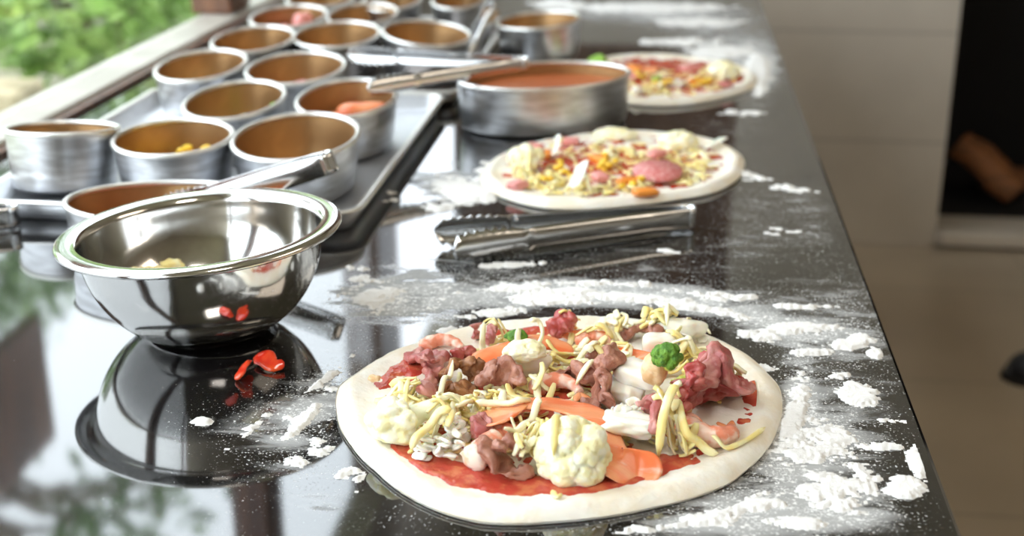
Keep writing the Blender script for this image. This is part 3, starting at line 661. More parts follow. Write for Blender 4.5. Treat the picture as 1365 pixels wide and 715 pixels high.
def addb(H, name, px, py, zg, s, rz, lab, cat, mt, amp=.15, freq=1.6, seed=0, fine=0.0, bx=0.0, rx=0, ry=0, q=.8, n=4, ff=7.0, group=None, lift=0):
    v, f = blob(*s, amp=amp, freq=freq, seed=seed, n=n, fine=fine, ff=ff, box_=bx); v = rot(v, rz, rx, ry); z = zg; v0 = v
    for _ in range(7):
        c = at(px, py, z); v = v0 + np.array([c[0], c[1], 0]); v[:, 2] += H.rest(v, q) + lift; z = .6 * z + .4 * (v[:, 2].min() + v[:, 2].max()) / 2
    H.put(v)
    o = mesh(name, v, f, MT[mt], recenter=True); return tag(o, lab, cat, group)
def floret(H, px, py, zg, R, axis, lab, seed, stem=1.0, squash=(1, 1, .85), mt='cauli', smt='cauli_stem', name='cauliflower_floret', cat='cauliflower', n=5, group=None, nb=60, q=.8):
    """a curd of knobbly domes on a short branching stem that points along -axis"""
    r = np.random.default_rng(seed); v, f = ico(n); ax = np.array(axis, float); ax /= np.linalg.norm(ax)
    C = r.normal(size=(nb, 3)); C /= np.linalg.norm(C, axis=1)[:, None]; C = C[(C @ ax) > -.45]
    d = 1 - np.max(v @ C.T, axis=1); b1 = np.sqrt(np.clip(1 - d / .09, 0, 1))
    C2 = r.normal(size=(nb * 9, 3)); C2 /= np.linalg.norm(C2, axis=1)[:, None]; d2 = 1 - np.max(v @ C2.T, axis=1); b2 = np.sqrt(np.clip(1 - d2 / .012, 0, 1))
    low = np.clip((v @ ax) + .35, -.5, 0); rad = .66 + .26 * b1 + .085 * b2 + low * .9
    rad *= np.array([1 + .16 * nz(p, 1.3, seed) for p in v])
    v = v * rad[:, None] * np.array(squash) * R
    parts = [(v, f)]
    st = None
    if stem:
        L = R * stem; P = catmull([ax * R * .1, -ax * R * .55, -ax * (R * .6 + L)], 12)
        st = tube(P, lambda s: R * (.55 - .28 * s) * rnd(s * .5 + .5 if s > .5 else .5), lambda s: R * (.5 - .26 * s) * rnd(s * .5 + .5 if s > .5 else .5), seg=14, ex=2.4, amp=R * .12, freq=90)
    allv = np.vstack([v] + ([st[0]] if st else [])); z = zg
    for _ in range(7):
        c = at(px, py, z); off = np.array([c[0], c[1], 0]); off[2] = H.rest(allv + off, q); z = .6 * z + .4 * off[2]
    H.put(allv + off)
    o = mesh(name, v + off, f, MT[mt], recenter=True); tag(o, lab, cat, group)
    if st: child('stem', st[0] + off, st[1], MT[smt], o)
    return o
def drape(H, name, pts, Wf, Tf, lab, cat, mt, twist=0.0, seg=14, n=26, fine=0.0, amp=.0008, freq=120, seed=0, ex=2.4, group=None, sink=.0008, z0=.014, end=True, sm=4):
    """a strip laid over whatever lies beneath: pts are (px, py, lift)"""
    P = []
    for p in pts:
        z = z0 + p[2]
        for _ in range(3): q = at(p[0], p[1], z); z = z * .3 + .7 * (H.soft(q[0], q[1], .004) + p[2])
        P.append([q[0], q[1], p[2]])
    P = np.array(P); C = catmull(P, n); wv = Wf if not callable(Wf) else Wf(.5)
    base = np.array([H.soft(a, b, min(.006, wv * .6)) for a, b, _ in C])
    for _ in range(sm): base = np.concatenate([[base[0]], (base[:-2] + base[1:-1] * 2 + base[2:]) / 4, [base[-1]]])
    tv = Tf if not callable(Tf) else Tf(.5); C[:, 2] = C[:, 2] + base + tv - sink
    v, f = tube(C, (lambda s: (Wf(s) if callable(Wf) else Wf) * (rnd(s) if end else 1)), (lambda s: (Tf(s) if callable(Tf) else Tf) * (rnd(s, lo=.3) if end else 1)), twist=twist, seg=seg, ex=ex, amp=amp, freq=freq, seed=seed, fine=fine)
    H.put(v); o = mesh(name, v, f, MT[mt], recenter=True); return tag(o, lab, cat, group)
def meat(H, pts, wd, lab, mt, seed, th=.0028, tw=None, name='beef_slice', cat='beef'):
    r = random.Random(seed); a, b = r.uniform(-.5, .5), r.uniform(-.9, .9)
    return drape(H, name, pts, lambda s: wd * (.85 + .3 * math.sin(s * 7 + seed)), lambda s: th * .8 * (1 + .3 * math.sin(s * 11 + seed)), lab, cat, mt,
                 twist=tw if tw is not None else (lambda s: a + b * s * 2), seg=30, n=44, amp=.0046, freq=125, seed=seed, ex=2.6, sink=.0014, fine=.0016)
def shrimp(H, px, py, zg, R, a0, a1, r, lab, seed, tail=True, mt='shrimp'):
    """a curled peeled shrimp: ringed body that narrows to a tail"""
    c = at(px, py, zg); n = 46; P = []
    for i in range(n):
        s = i / (n - 1); a = a0 + (a1 - a0) * s; P.append((c[0] + R * math.cos(a), c[1] + R * math.sin(a) * .95, .004 * math.sin(s * 3)))
    def wr(s):
        seg_ = (s * 5.5) % 1; ring = .86 + .16 * math.sqrt(max(0, 1 - (2 * seg_ - 1) ** 2)); return r * ring * (1 - .55 * s ** 1.6) * (rnd(s * .9))
    v, f = tube(np.array(P), wr, lambda s: wr(s) * .95, seg=18, amp=.0006, freq=300, seed=seed); v[:, 2] += H.rest(v, .75); H.put(v)
    o = mesh('shrimp', v, f, MT[mt], recenter=True); tag(o, lab, 'shrimp')
    if tail:
        e = v[-18:].mean(0); d = np.array([-math.sin(a1), math.cos(a1), .1]) * (1 if a1 > a0 else -1); pr = np.array([-d[1], d[0], 0]); parts = []
        for k in (-1, 1): parts.append(tube(catmull([e, e + d * .005 + pr * k * .0025, e + d * .010 + pr * k * .005], 8), lambda s: .0012 + .0018 * math.sin(PI * s), .0008, seg=8))
        child('tail', *join(*parts), MT['salmon'], o)
    return o
CH = 'grated cheese on the front pizza'
def shreds(H, cl, lab, grp, mt='cheese', Lr=(.009, .024), wr=(.0015, .0030), up=.0, zc=.016, mix=True, n=9, seg=8, stuff=None):
    r = random.Random(len(cl) * 13 + 5); acc = []
    for px, py, sx, sy, k in cl:
        for _ in range(k):
            c = at(px + max(-1.6, min(1.6, r.gauss(0, .8))) * sx, py + max(-1.6, min(1.6, r.gauss(0, .8))) * sy, zc); L = r.uniform(*Lr); a = r.uniform(0, 2 * PI); cu = r.uniform(-1.2, 1.2); wv = r.uniform(*wr)
            P = []; x, y = c[0], c[1]; aa = a
            for i in range(n): P.append([x, y, 0]); x += math.cos(aa) * L / n; y += math.sin(aa) * L / n; aa += cu / n * 1.6
            P = np.array(P); P[:, :2] += (c[:2] - P[n // 2, :2])
            b = np.array([H.soft(p[0], p[1], .0015) for p in P])
            for _ in range(3): b = np.concatenate([[max(b[0], b[1] - .001)], (b[:-2] + 2 * b[1:-1] + b[2:]) / 4, [b[-1]]])
            lift = r.random()
            P[:, 2] = b + wv * .5
            if H.q[H.ij(P[n // 2, 0], P[n // 2, 1])] > .80 or H.q[H.ij(P[0, 0], P[0, 1])] > .84: continue
            if lift > .84: P[:, 2] += np.linspace(0, 1, n) ** 1.6 * r.uniform(.002, .007)
            v, f = tube(P, lambda s: wv * (1 - .35 * abs(2 * s - 1) ** 3), wv * r.uniform(.30, .5), twist=r.uniform(-.6, .6), seg=seg, ex=3.2, amp=.0004, freq=300)
            H.put(v)
            if stuff: acc.append((v, f)); continue
            o = mesh('cheese_shred', v, f, MT[mt if not mix or r.random() < .6 else 'cheese_pale'], recenter=True); tag(o, lab, 'cheese', grp)
    if stuff: o = mesh('grated_cheese', *join(*acc), MT[mt], recenter=True); tag(o, stuff, 'cheese', kind='stuff')

# front pizza -------------------------------------------------------
OUT = [(448, 545), (452, 512), (474, 488), (510, 466), (560, 447), (605, 433), (650, 425), (700, 419), (760, 416), (830, 417), (900, 424), (950, 440), (995, 462), (1024, 488), (1038, 512), (1043, 540), (1037, 568), (1020, 600), (992, 626), (975, 640), (930, 658), (870, 673), (800, 686), (740, 692), (680, 695), (640, 693), (590, 680), (540, 656), (500, 624), (466, 588)]
ZS = [.004 if y > 500 else .009 for x, y in OUT]
dg, c1, th1, rb1, H1, zt1 = dough('pizza', OUT, ZS, 'large unbaked pizza nearest the camera, piled with seafood, beef and cheese', thick=.0090, mid=.0066)
SB = [bl(*b, z=.007) for b in [(568, 612, 46, 18, -24, 1.0), (640, 640, 60, 14, -8, 1.1), (720, 648, 60, 12, 0, 1.1), (810, 640, 60, 12, 5, 1.1), (880, 622, 50, 11, 12, .9), (1006, 520, 11, 26, 0, 1.1), (1000, 560, 14, 20, -30, .9), (545, 485, 30, 14, 20, .9), (975, 478, 16, 12, 0, .8), (935, 600, 34, 7, 10, .45), (720, 520, 190, 60, 0, .5), (700, 590, 130, 34, 0, .5), (700, 442, 70, 8, 0, .8), (540, 590, 16, 18, 0, 1.0)]]
sauce(dg, c1, th1, rb1, zt1, SB, 2.0, base=.02, rmax=.885)
H1.H += .0006
shreds(H1, [(560, 530, 34, 16, 26), (610, 560, 40, 22, 26), (700, 500, 60, 25, 40), (800, 480, 70, 22, 40), (900, 470, 50, 16, 34), (860, 560, 40, 16, 24), (720, 450, 60, 8, 20), (940, 500, 30, 16, 16), (690, 560, 60, 20, 20)], '', CH, stuff='loose grated cheese under the toppings of the front pizza')
# white onion, squid and chunks
def onions(H, px, py, sx, sy, k, lab, grp, seed, z=.014):
    r = random.Random(seed)
    for i in range(k):
        c = at(px + r.uniform(-1, 1) * sx, py + r.uniform(-1, 1) * sy, z); a = r.uniform(0, 2 * PI); L = r.uniform(.006, .012); cv = r.uniform(.1, .35) * L
        P = catmull([(-L / 2, 0, 0), (0, cv, cv * .5), (L / 2, 0, 0)], 10); v, f = tube(P, lambda s: r_w * rnd(s, lo=.4), .0009, twist=r.uniform(-.9, .9), seg=12, ex=3, amp=.0006, freq=250, seed=i) if (r_w := r.uniform(.0022, .0042)) else None
        v = rot(v, a, r.uniform(-.3, .3), r.uniform(-.3, .3)) + np.array([c[0], c[1], 0]); v[:, 2] += H.rest(v, .7); H.put(v)
        tag(mesh('onion_piece', v, f, MT['onion'], recenter=True), lab, 'onion', grp)
onions(H1, 588, 590, 30, 13, 34, 'translucent chopped onion bit left of the shrimp tube', 'chopped onion near the shrimp tube', 1)
onions(H1, 843, 568, 26, 12, 24, 'translucent chopped onion bit between salmon and right shrimp', 'chopped onion between salmon and right shrimp', 2)
onions(H1, 908, 446, 30, 8, 20, 'pale onion bit at the back edge of the front pizza', 'chopped onion at the back edge', 3)
addb(H1, 'onion_piece', 842, 566, .015, (.017, .010, .0055), -.2, 'largest glassy onion slice between salmon and pink beef', 'onion', 'onion', amp=.2, freq=1.8, seed=6, bx=.4)
addb(H1, 'onion_piece', 908, 438, .018, (.019, .010, .0075), .1, 'large pale onion slice at the back edge of the front pizza', 'onion', 'onion', amp=.15, freq=2, seed=8, q=.45)
addb(H1, 'onion_piece', 850, 543, .014, (.018, .005, .003), .35, 'thin pale onion strip below the white squid wedge', 'onion', 'onion', amp=.2, freq=2, seed=12)
addb(H1, 'squid_piece', 700, 482, .018, (.018, .013, .010), .2, 'smooth white squid piece beside the curled grey beef', 'squid', 'squid', amp=.10, seed=3)
addb(H1, 'squid_piece', 829, 521, .016, (.015, .010, .007), -.6, 'white squid wedge right of the brown beef', 'squid', 'squid', amp=.14, seed=5, bx=.4)
addb(H1, 'squid_piece', 853, 503, .018, (.016, .012, .008), -.5, 'glossy white squid slice left of the broccoli', 'squid', 'squid', amp=.12, seed=7, bx=.3)
addb(H1, 'squid_piece', 879, 461, .020, (.0125, .009, .0085), .1, 'rounded white scallop like piece at the back of the front pizza', 'squid', 'squid', amp=.06, seed=9, bx=.5)
addb(H1, 'squid_piece', 640, 538, .020, (.010, .006, .005), .9, 'small white squid curl under the cheese', 'squid', 'squid', amp=.25, seed=11)
# salmon
drape(H1, 'salmon_slice', [(628, 487, 0), (655, 474, .004), (690, 462, .007), (730, 458, .006), (765, 470, .002)], .0075, .0016, 'thin pink salmon strip arching at the back of the front pizza', 'salmon', 'salmon', twist=-.45, amp=.001, seed=3)
addb(H1, 'salmon_slice', 845, 474, .016, (.018, .007, .0045), -.2, 'small orange salmon fold behind the broccoli', 'salmon', 'salmon', amp=.2, seed=5)
addb(H1, 'salmon_slice', 870, 480, .018, (.013, .007, .005), .35, 'orange salmon curl touching the broccoli', 'salmon', 'salmon', amp=.2, seed=8)
addb(H1, 'salmon_slice', 778, 447, .014, (.016, .006, .004), .1, 'orange salmon scrap beside the red beef at the back', 'salmon', 'salmon', amp=.25, seed=15)
# shrimps
shrimp(H1, 742, 512, .020, .016, 2.9, .3, .0070, 'pink shrimp in the middle, right of the white squid', 2)
shrimp(H1, 588, 462, .014, .016, 2.8, .5, .0058, 'pale shrimp at the back left of the front pizza', 3, tail=False)
shrimp(H1, 675, 592, .014, .014, 2.6, .6, .0075, 'shrimp half hidden behind the curled brown beef', 4, tail=False)
shrimp(H1, 792, 458, .016, .013, 2.7, .4, .0056, 'small shrimp beside the red beef at the back', 6, tail=False)
P = [at(660, 582, .02), at(645, 600, .016), at(632, 616, .013)]; P = np.array([[p[0], p[1], .0175 - .0005 * i] for i, p in enumerate(P)])
v, f = tube(catmull(P, 16), lambda s: .0088 * (.92 + .06 * math.sin(s * 14)), lambda s: .0088, seg=20, amp=.0009, freq=200); v[:, 2] += H1.rest(v, .8); H1.put(v)
o = mesh('shrimp', v, f, MT['shrimp'], recenter=True); tag(o, 'thick shrimp tube with its cut end facing the camera', 'shrimp')
cc = v[-20:].mean(0); d = cc - v[-40:-20].mean(0); d /= np.linalg.norm(d); vb, fb_ = blob(.0084, .0084, .003, amp=.15, freq=3, fine=.15, n=3); q_ = np.array(Vector(d).to_track_quat('Z', 'Y').to_matrix()); child('cut_end', vb @ q_.T + cc, fb_, MT['shrimp_end'], o)
# beef
meat(H1, [(580, 474, .002), (578, 495, .006), (574, 515, .004), (572, 534, 0)], .0078, 'dark pink beef strip running towards the left cauliflower', 'beef_pink', 1, th=.004)
meat(H1, [(590, 505, .001), (606, 492, .007), (625, 492, .008), (640, 505, .002)], .0085, 'browned beef piece beside the dark pink strip', 'beef_brown', 2, th=.0045)
meat(H1, [(592, 517, 0), (610, 514, .003), (630, 516, .002)], .007, 'glazed golden brown beef bit in front of the browned piece', 'beef_brown', 3, th=.004)
meat(H1, [(550, 474, .000), (562, 478, .004), (575, 486, .003)], .007, 'small dark red beef scrap at the left end of the toppings', 'beef_pink', 14, th=.0032)
meat(H1, [(635, 520, 0), (648, 508, .005), (668, 500, .008), (690, 505, .006), (688, 520, .001)], .0085, 'grey pink curled beef slice in front of the white squid', 'beef', 4, th=.004)
meat(H1, [(655, 600, .002), (650, 615, .003), (668, 628, .003), (690, 634, .002), (708, 632, 0)], .0085, 'curled brown beef slice right of the shrimp tube', 'beef', 5, th=.004)
meat(H1, [(662, 606, .004), (680, 598, .007), (694, 606, .004)], .006, 'folded top of brown beef next to the large cauliflower', 'beef', 15, th=.0035)
meat(H1, [(735, 500, .001), (760, 496, .003), (784, 500, .004)], .007, 'brown beef strip behind the middle shrimp', 'beef', 6, th=.004)
meat(H1, [(774, 508, .003), (792, 496, .008), (812, 500, .009), (826, 494, .003)], .0105, 'large browned beef lump in the middle of the front pizza', 'beef', 7, th=.0055)
meat(H1, [(782, 530, .001), (802, 526, .002), (822, 522, .001)], .007, 'flat brown beef slice below the large lump', 'beef', 8, th=.003)
meat(H1, [(632, 580, .002), (640, 572, .004), (652, 568, .002)], .006, 'little pink beef cube above the shrimp tube', 'beef_pink', 9, th=.004)
meat(H1, [(852, 552, .004), (866, 552, .006), (876, 566, .003), (872, 578, .001)], .0072, 'small pink beef curl left of the right shrimp', 'beef_pink', 10, th=.0042)
meat(H1, [(736, 452, .001), (744, 436, .007), (756, 426, .012), (750, 444, .004)], .0085, 'dark red beef knot standing at the back of the front pizza', 'beef_raw', 11, th=.0045)
meat(H1, [(828, 452, 0), (842, 442, .006), (862, 438, .008), (880, 446, .002)], .006, 'arched brown beef slice at the back right', 'beef', 12, th=.003)
meat(H1, [(640, 452, .000), (634, 440, .006), (632, 432, .010)], .0055, 'reddish beef tip beside the upright cheese shred', 'beef_pink', 13, th=.003)
meat(H1, [(648, 462, .000), (656, 450, .004), (652, 440, .006)], .006, 'dark pink beef bit at the back left', 'beef_pink', 17, th=.0035)
meat(H1, [(628, 470, .000), (618, 466, .003), (606, 470, .003)], .006, 'dull red beef lump left of the salmon strip', 'beef_raw', 18, th=.004)
meat(H1, [(784, 480, .001), (790, 468, .006), (792, 460, .009)], .005, 'thin dark beef strip standing among the back cheese', 'beef', 19, th=.0025)
addb(H1, 'fried_chunk', 872, 516, .018, (.0085, .0085, .0115), .2, 'upright golden chunk left of the broccoli', 'fried chunk', 'nugget', amp=.12, seed=2, fine=.05)
addb(H1, 'fried_chunk', 900, 531, .016, (.0110, .008, .0085), .3, 'golden chunk lying against the dark red beef', 'fried chunk', 'nugget', amp=.14, seed=6, fine=.05)
shrimp(H1, 947, 566, .017, .0135, 2.3, 6.6, .0100, 'curled pink shrimp at the right, near the pizza edge', 1)
floret(H1, 888, 503, .022, .0105, (-.2, -.3, 1), 'dark green broccoli floret beside the golden chunk', 3, stem=.5, squash=(1, 1, 1.0), mt='broccoli', smt='broc_stem', name='broccoli_floret', cat='broccoli', nb=40)
addb(H1, 'broccoli_piece', 909, 513, .016, (.007, .005, .005), .3, 'yellow green broccoli bit right of the dark floret', 'broccoli', 'broc_stem', amp=.3, freq=3, seed=4, fine=.2)
addb(H1, 'beef_slice', 946, 514, .020, (.0205, .013, .0095), .25, 'dark red beef heap in front of the right crust', 'beef', 'beef_raw', amp=.42, freq=1.8, seed=21, fine=.12, ff=5, n=5)
addb(H1, 'beef_slice', 941, 492, .034, (.0085, .0075, .0125), .3, 'dark red beef tip rising as a peak on the red beef heap', 'beef', 'beef_raw', amp=.25, freq=1.9, seed=33, fine=.12, ff=5, n=4, ry=.25, q=.5)
meat(H1, [(900, 545, 0), (915, 532, .004), (930, 520, .007)], .0080, 'dark red beef fold lying against the golden chunk', 'beef_raw', 20, th=.0055)
meat(H1, [(925, 520, .001), (950, 512, .008), (978, 520, .004), (1000, 528, 0)], .0110, 'rosy beef slice sloping down to the right pizza edge', 'beef_pink', 21, th=.0042)
meat(H1, [(912, 514, .003), (922, 506, .006), (930, 512, .004)], .0055, 'small red beef flap beside the broccoli stem', 'beef_raw', 22, th=.004)
# broccoli and parsley
floret(H1, 690, 449, .022, .0085, (0, -.2, 1), 'tiny green parsley sprig at the back of the front pizza', 5, stem=0, squash=(1.2, .9, .7), mt='broccoli', name='parsley_sprig', cat='parsley', n=4, nb=26)
# big salmon slice
drape(H1, 'salmon_slice', [(655, 572, .001), (678, 552, .005), (712, 540, .009), (752, 546, .010), (788, 566, .008), (815, 590, .005), (850, 608, .002), (884, 610, .0010)], lambda s: .0160 - .004 * s, .0019, 'largest orange salmon slice folded across the front pizza', 'salmon', 'salmon', twist=lambda s: .30 - .25 * s, n=60, seg=20, sm=60, amp=.0012, freq=75, seed=7, ex=2.6)
# cauliflower
floret(H1, 762, 603, .022, .0245, (.25, -.35, .6), 'large round cauliflower floret at the front of the pizza', 21, stem=.3, squash=(1.02, 1, .95), n=6)
floret(H1, 532, 562, .018, .0185, (-.55, -.35, -.1), 'cut cauliflower floret with pointed stem at the left of the front pizza', 22, stem=1.15, squash=(1.15, 1, .8), n=5)
floret(H1, 700, 468, .024, .012, (0, -.4, 1), 'small cauliflower floret among the back cheese', 23, stem=.2, squash=(1.3, 1, .7))
floret(H1, 815, 432, .020, .0115, (-.2, 0, 1), 'pale cauliflower tip at the back edge of the front pizza', 24, stem=.3)
# cheese over everything
LAB = 'yellow grated cheese shred lying among the front pizza toppings'
shreds(H1, [(540, 527, 20, 9, 14), (600, 548, 34, 9, 18), (640, 535, 34, 9, 20), (702, 594, 10, 15, 14), (730, 580, 16, 8, 8), (730, 470, 40, 9, 14), (800, 470, 34, 10, 14), (840, 436, 40, 6, 14), (890, 440, 24, 6, 10), (930, 466, 32, 11, 26), (965, 480, 16, 10, 8),
            (892, 575, 12, 12, 11), (915, 594, 14, 5, 6), (670, 440, 24, 6, 7), (820, 450, 26, 8, 8), (760, 430, 20, 5, 4), (985, 505, 16, 14, 6), (590, 575, 16, 10, 5), (700, 520, 30, 8, 6), (975, 470, 10, 12, 3)], LAB, CH)
def shred(pts, lab=LAB, wv=.0018, mt='cheese', z0=.016, H=H1, grp=CH, n=20):
    pts = [(a, b, c * (.75 if any(k in lab for k in ('upright', 'looping up', 'sticking up', 'pointing up', 'standing')) else .25)) for a, b, c in pts]
    o = drape(H, 'cheese_shred', pts, wv, wv * .6, lab, 'cheese', mt, seg=8, n=n, amp=.0003, ex=3, z0=z0, group=grp, sink=0); return o
shred([(948, 585, .002), (970, 590, .002), (995, 583, .001), (1020, 572, .001)], 'long pale cheese shred reaching over the right crust', grp=None)
shred([(644, 462, .002), (643, 450, .008), (643, 438, .016), (645, 428, .022)], 'cheese shred standing upright at the back left', wv=.0024, mt='cheese_pale', grp=None)
shred([(706, 428, .022), (718, 436, .019), (723, 450, .010), (716, 462, .002)], 'curled cheese shred looping up at the back of the pizza', wv=.0024, mt='cheese_pale', grp=None)
shred([(768, 494, .010), (790, 492, .010), (806, 480, .012), (822, 472, .009), (840, 474, .004)], 'long curved cheese shred over the central beef', wv=.0022, mt='cheese_pale', grp=None)
shred([(584, 535, .004), (590, 512, .009), (604, 492, .011)], 'pale cheese shred crossing the browned beef', wv=.002, mt='cheese_pale', grp=None)
shred([(548, 602, .001), (560, 582, .006), (580, 565, .009), (602, 558, .007)], 'long cheese strip arching over the chopped onion', wv=.0028, grp=None)
shred([(672, 590, .008), (692, 574, .011), (712, 558, .013), (722, 552, .014)], 'pale cheese strip leaning from the salmon to the brown beef', wv=.0026, mt='cheese_pale', grp=None)
shred([(738, 596, .001), (741, 578, .004), (752, 565, .008), (768, 568, .004), (782, 580, .001)], 'hooked cheese shred looping over the large cauliflower', wv=.0026, grp=None)
shred([(634, 546, .006), (660, 543, .009), (690, 543, .010), (706, 536, .010)], 'flat cheese strip lying on the salmon edge', wv=.003, mt='cheese_pale', grp=None)
shred([(896, 572, .002), (902, 562, .006), (914, 574, .006), (932, 590, .004), (958, 606, 0)], 'thick cheese shred below the right shrimp', wv=.003, grp=None)
shred([(878, 596, .003), (888, 570, .008), (900, 562, .010)], 'bent cheese shred standing left of the right shrimp', wv=.003, grp=None)
shred([(857, 432, .004), (862, 420, .010), (868, 412, .014)], 'cheese shred pointing up at the back edge', wv=.0026, grp=None)
shred([(889, 430, .006), (890, 416, .012), (891, 406, .016)], 'thin cheese shred sticking up highest at the back', wv=.0016, mt='cheese_pale', grp=None)
shred([(915, 432, .004), (930, 427, .006), (948, 436, .004)], 'pale cheese shred hooked over the back onion slice', wv=.0016, mt='cheese_pale', grp=None)
shred([(736, 650, 0), (742, 654, 0), (749, 660, 0)], 'single cheese crumb on the bare crust at the front', wv=.0018, z0=.011, grp=None, n=8)
crumb('food_scrap', at(499, 507, .011) + np.array([0, 0, -.0008]), (.004, .003, .002), 5, 'nugget', 'orange crumb on the left crust of the front pizza', 'food scrap', None)

# second pizza -------------------------------------------------------
OUT2 = [(638, 238), (644, 220), (664, 203), (700, 190), (750, 180), (800, 174), (850, 171), (905, 175), (950, 181), (978, 192), (993, 210), (990, 226), (975, 243), (950, 255), (905, 263), (850, 270), (790, 276), (730, 276), (690, 268), (658, 256)]
dg2, c2, th2, rb2, H2, zt2 = dough('pizza', OUT2, [.004 if y > 225 else .009 for x, y in OUT2], 'middle unbaked pizza with a round salami slice and corn', thick=.0095, seed=4, na=110)
sauce(dg2, c2, th2, rb2, zt2, [bl(815, 225, 150, 36, 0, .6)], 5.0, base=.1)
H2.H += .0006
C2 = 'yellow grated cheese shred on the middle pizza with the salami'; G2 = 'grated cheese on the middle pizza'
shreds(H2, [(800, 215, 100, 20, 34), (880, 235, 50, 12, 12), (720, 235, 40, 12, 12)], C2, G2, zc=.014, stuff='loose grated cheese covering the red sauce of the middle pizza')
shreds(H2, [(760, 240, 60, 12, 60), (700, 225, 30, 14, 40), (850, 190, 70, 8, 60), (920, 215, 40, 18, 60), (840, 250, 60, 8, 40)], C2, G2, zc=.02, stuff='loose grated cheese heaped higher on the middle pizza')
floret(H2, 702, 212, .02, .021, (-.3, -.2, .9), 'cauliflower floret at the left of the middle pizza', 41, stem=.6)
floret(H2, 905, 190, .018, .018, (0, 0, 1), 'cauliflower floret at the back right of the middle pizza', 42, stem=.3, squash=(1.3, 1, .8))
floret(H2, 820, 180, .016, .014, (0, 0, 1), 'flat cauliflower piece at the back of the middle pizza', 43, stem=.2, squash=(1.9, 1, .7))
def wedge(H, pts, lab, mt='onion', wd=.007, th=.0016, tw=.5, name='onion_sliver', cat='onion', z0=.014): drape(H, name, pts, wd, th, lab, cat, mt, twist=tw, n=14, seg=10, z0=z0)
wedge(H2, [(736, 208, .004), (742, 196, .013), (744, 180, .024)], 'pale onion sliver standing upright behind the middle pizza centre')
wedge(H2, [(764, 250, .004), (772, 234, .013), (776, 216, .022)], 'white onion wedge standing on the near side of the middle pizza', wd=.010)
wedge(H2, [(940, 196, .002), (955, 188, .006), (968, 186, .008)], 'pale onion strip at the back right of the middle pizza', tw=.5)
def sal(H, px, py, R, lab, rx, lift=0):
    v, f = lathe([(.0005, 0), (R * .98, 0), (R, .001), (R, .0035), (R * .98, .0045), (.0005, .0048)], 40); v = rot(v, 0, rx); c = at(px, py, .022); v = v + [c[0], c[1], 0]; v[:, 2] += H.rest(v, .9) + lift; H.put(v)
    tag(mesh('salami_slice', v, f, MT['salami'], recenter=True), lab, 'salami')
for i, (px, py, lab) in enumerate([(760, 188, 'pink ham piece at the back of the middle pizza'), (690, 246, 'pink ham cube on the left rim of the middle pizza'), (800, 236, 'pink ham cube before the corn on the middle pizza'), (712, 196, 'flat pink ham slice beside the left cauliflower'), (875, 205, 'ham strip behind the salami slice')]):
    addb(H2, 'ham_piece', px, py, .014, (.011, .008, .004), i, lab, 'ham', 'ham', amp=.12, seed=i, bx=.6, n=3)
for i, (px, py, lab) in enumerate([(838, 242, 'orange carrot strip left below the salami slice'), (728, 206, 'orange carrot bit beside the left cauliflower'), (798, 212, 'small carrot piece in the middle of the second pizza'), (860, 256, 'flat carrot slice at the near edge of the middle pizza')]):
    addb(H2, 'carrot_piece', px, py, .014, (.013, .006, .004), .4 + i, lab, 'carrot', 'carrot', amp=.12, seed=i + 4, bx=.5, n=3)
def corns(H, cl, lab, grp, z=.016):
    r = random.Random(3)
    for px, py, sx, sy, k in cl:
        for i in range(k):
            ux, uy = px + r.uniform(-sx, sx), py + r.uniform(-sy, sy); cc = at(ux, uy, z)
            if H.q[H.ij(cc[0], cc[1])] > .82: continue
            addb(H, 'corn_kernel', ux, uy, z, (.0042, .0033, .0027), r.uniform(0, 3), lab, 'corn', 'corn', amp=.1, seed=i, bx=.3, n=2, group=grp)
corns(H2, [(812, 215, 12, 10, 10), (835, 250, 26, 9, 12), (700, 245, 34, 8, 10), (760, 222, 20, 8, 5)], 'yellow corn kernel on the middle pizza', 'corn kernels on the middle pizza')
shreds(H2, [(820, 185, 60, 8, 16), (900, 200, 40, 10, 12), (940, 225, 24, 12, 10), (760, 250, 50, 10, 12), (700, 222, 30, 10, 8), (900, 250, 40, 8, 8), (850, 205, 40, 12, 8)], C2, G2, zc=.02)
sal(H2, 877, 220, .0262, 'round pink salami slice on the middle pizza', .12, .003)

# third pizza --------------------------------------------------------
OUT3 = [(1010, 106), (1006, 94), (985, 84), (950, 77), (905, 72), (860, 70), (815, 72), (785, 82), (775, 100), (790, 122), (825, 134), (860, 139), (900, 139), (940, 134), (970, 127), (998, 118)]
dg3, c3, th3, rb3, H3, zt3 = dough('pizza', OUT3, [.004 if y > 105 else .009 for x, y in OUT3], 'farthest unbaked pizza, partly hidden behind the oval sauce pan', thick=.010, seed=8, na=110)
sauce(dg3, c3, th3, rb3, zt3, [bl(890, 105, 100, 22, 0, .8)], 7.0, base=.2)
H3.H += .0006
C3 = 'grated cheese shred on the farthest pizza'; G3 = 'grated cheese on the farthest pizza'
shreds(H3, [(890, 105, 60, 14, 26), (950, 98, 26, 8, 12)], C3, G3, zc=.014, stuff='loose grated cheese on the farthest pizza')
shreds(H3, [(850, 112, 40, 10, 40), (900, 120, 50, 6, 30), (960, 100, 24, 10, 40), (900, 90, 50, 6, 16)], C3, G3, zc=.02, stuff='loose grated cheese heaped higher on the farthest pizza')
floret(H3, 965, 96, .02, .019, (0, 0, 1), 'pale cauliflower floret at the right of the farthest pizza', 51, stem=.3, squash=(1.2, 1, .8))
floret(H3, 797, 84, .02, .015, (0, 0, 1), 'bright green broccoli floret showing above the oval pan rim', 52, stem=.3, mt='green', smt='broc_stem', name='broccoli_floret', cat='broccoli')
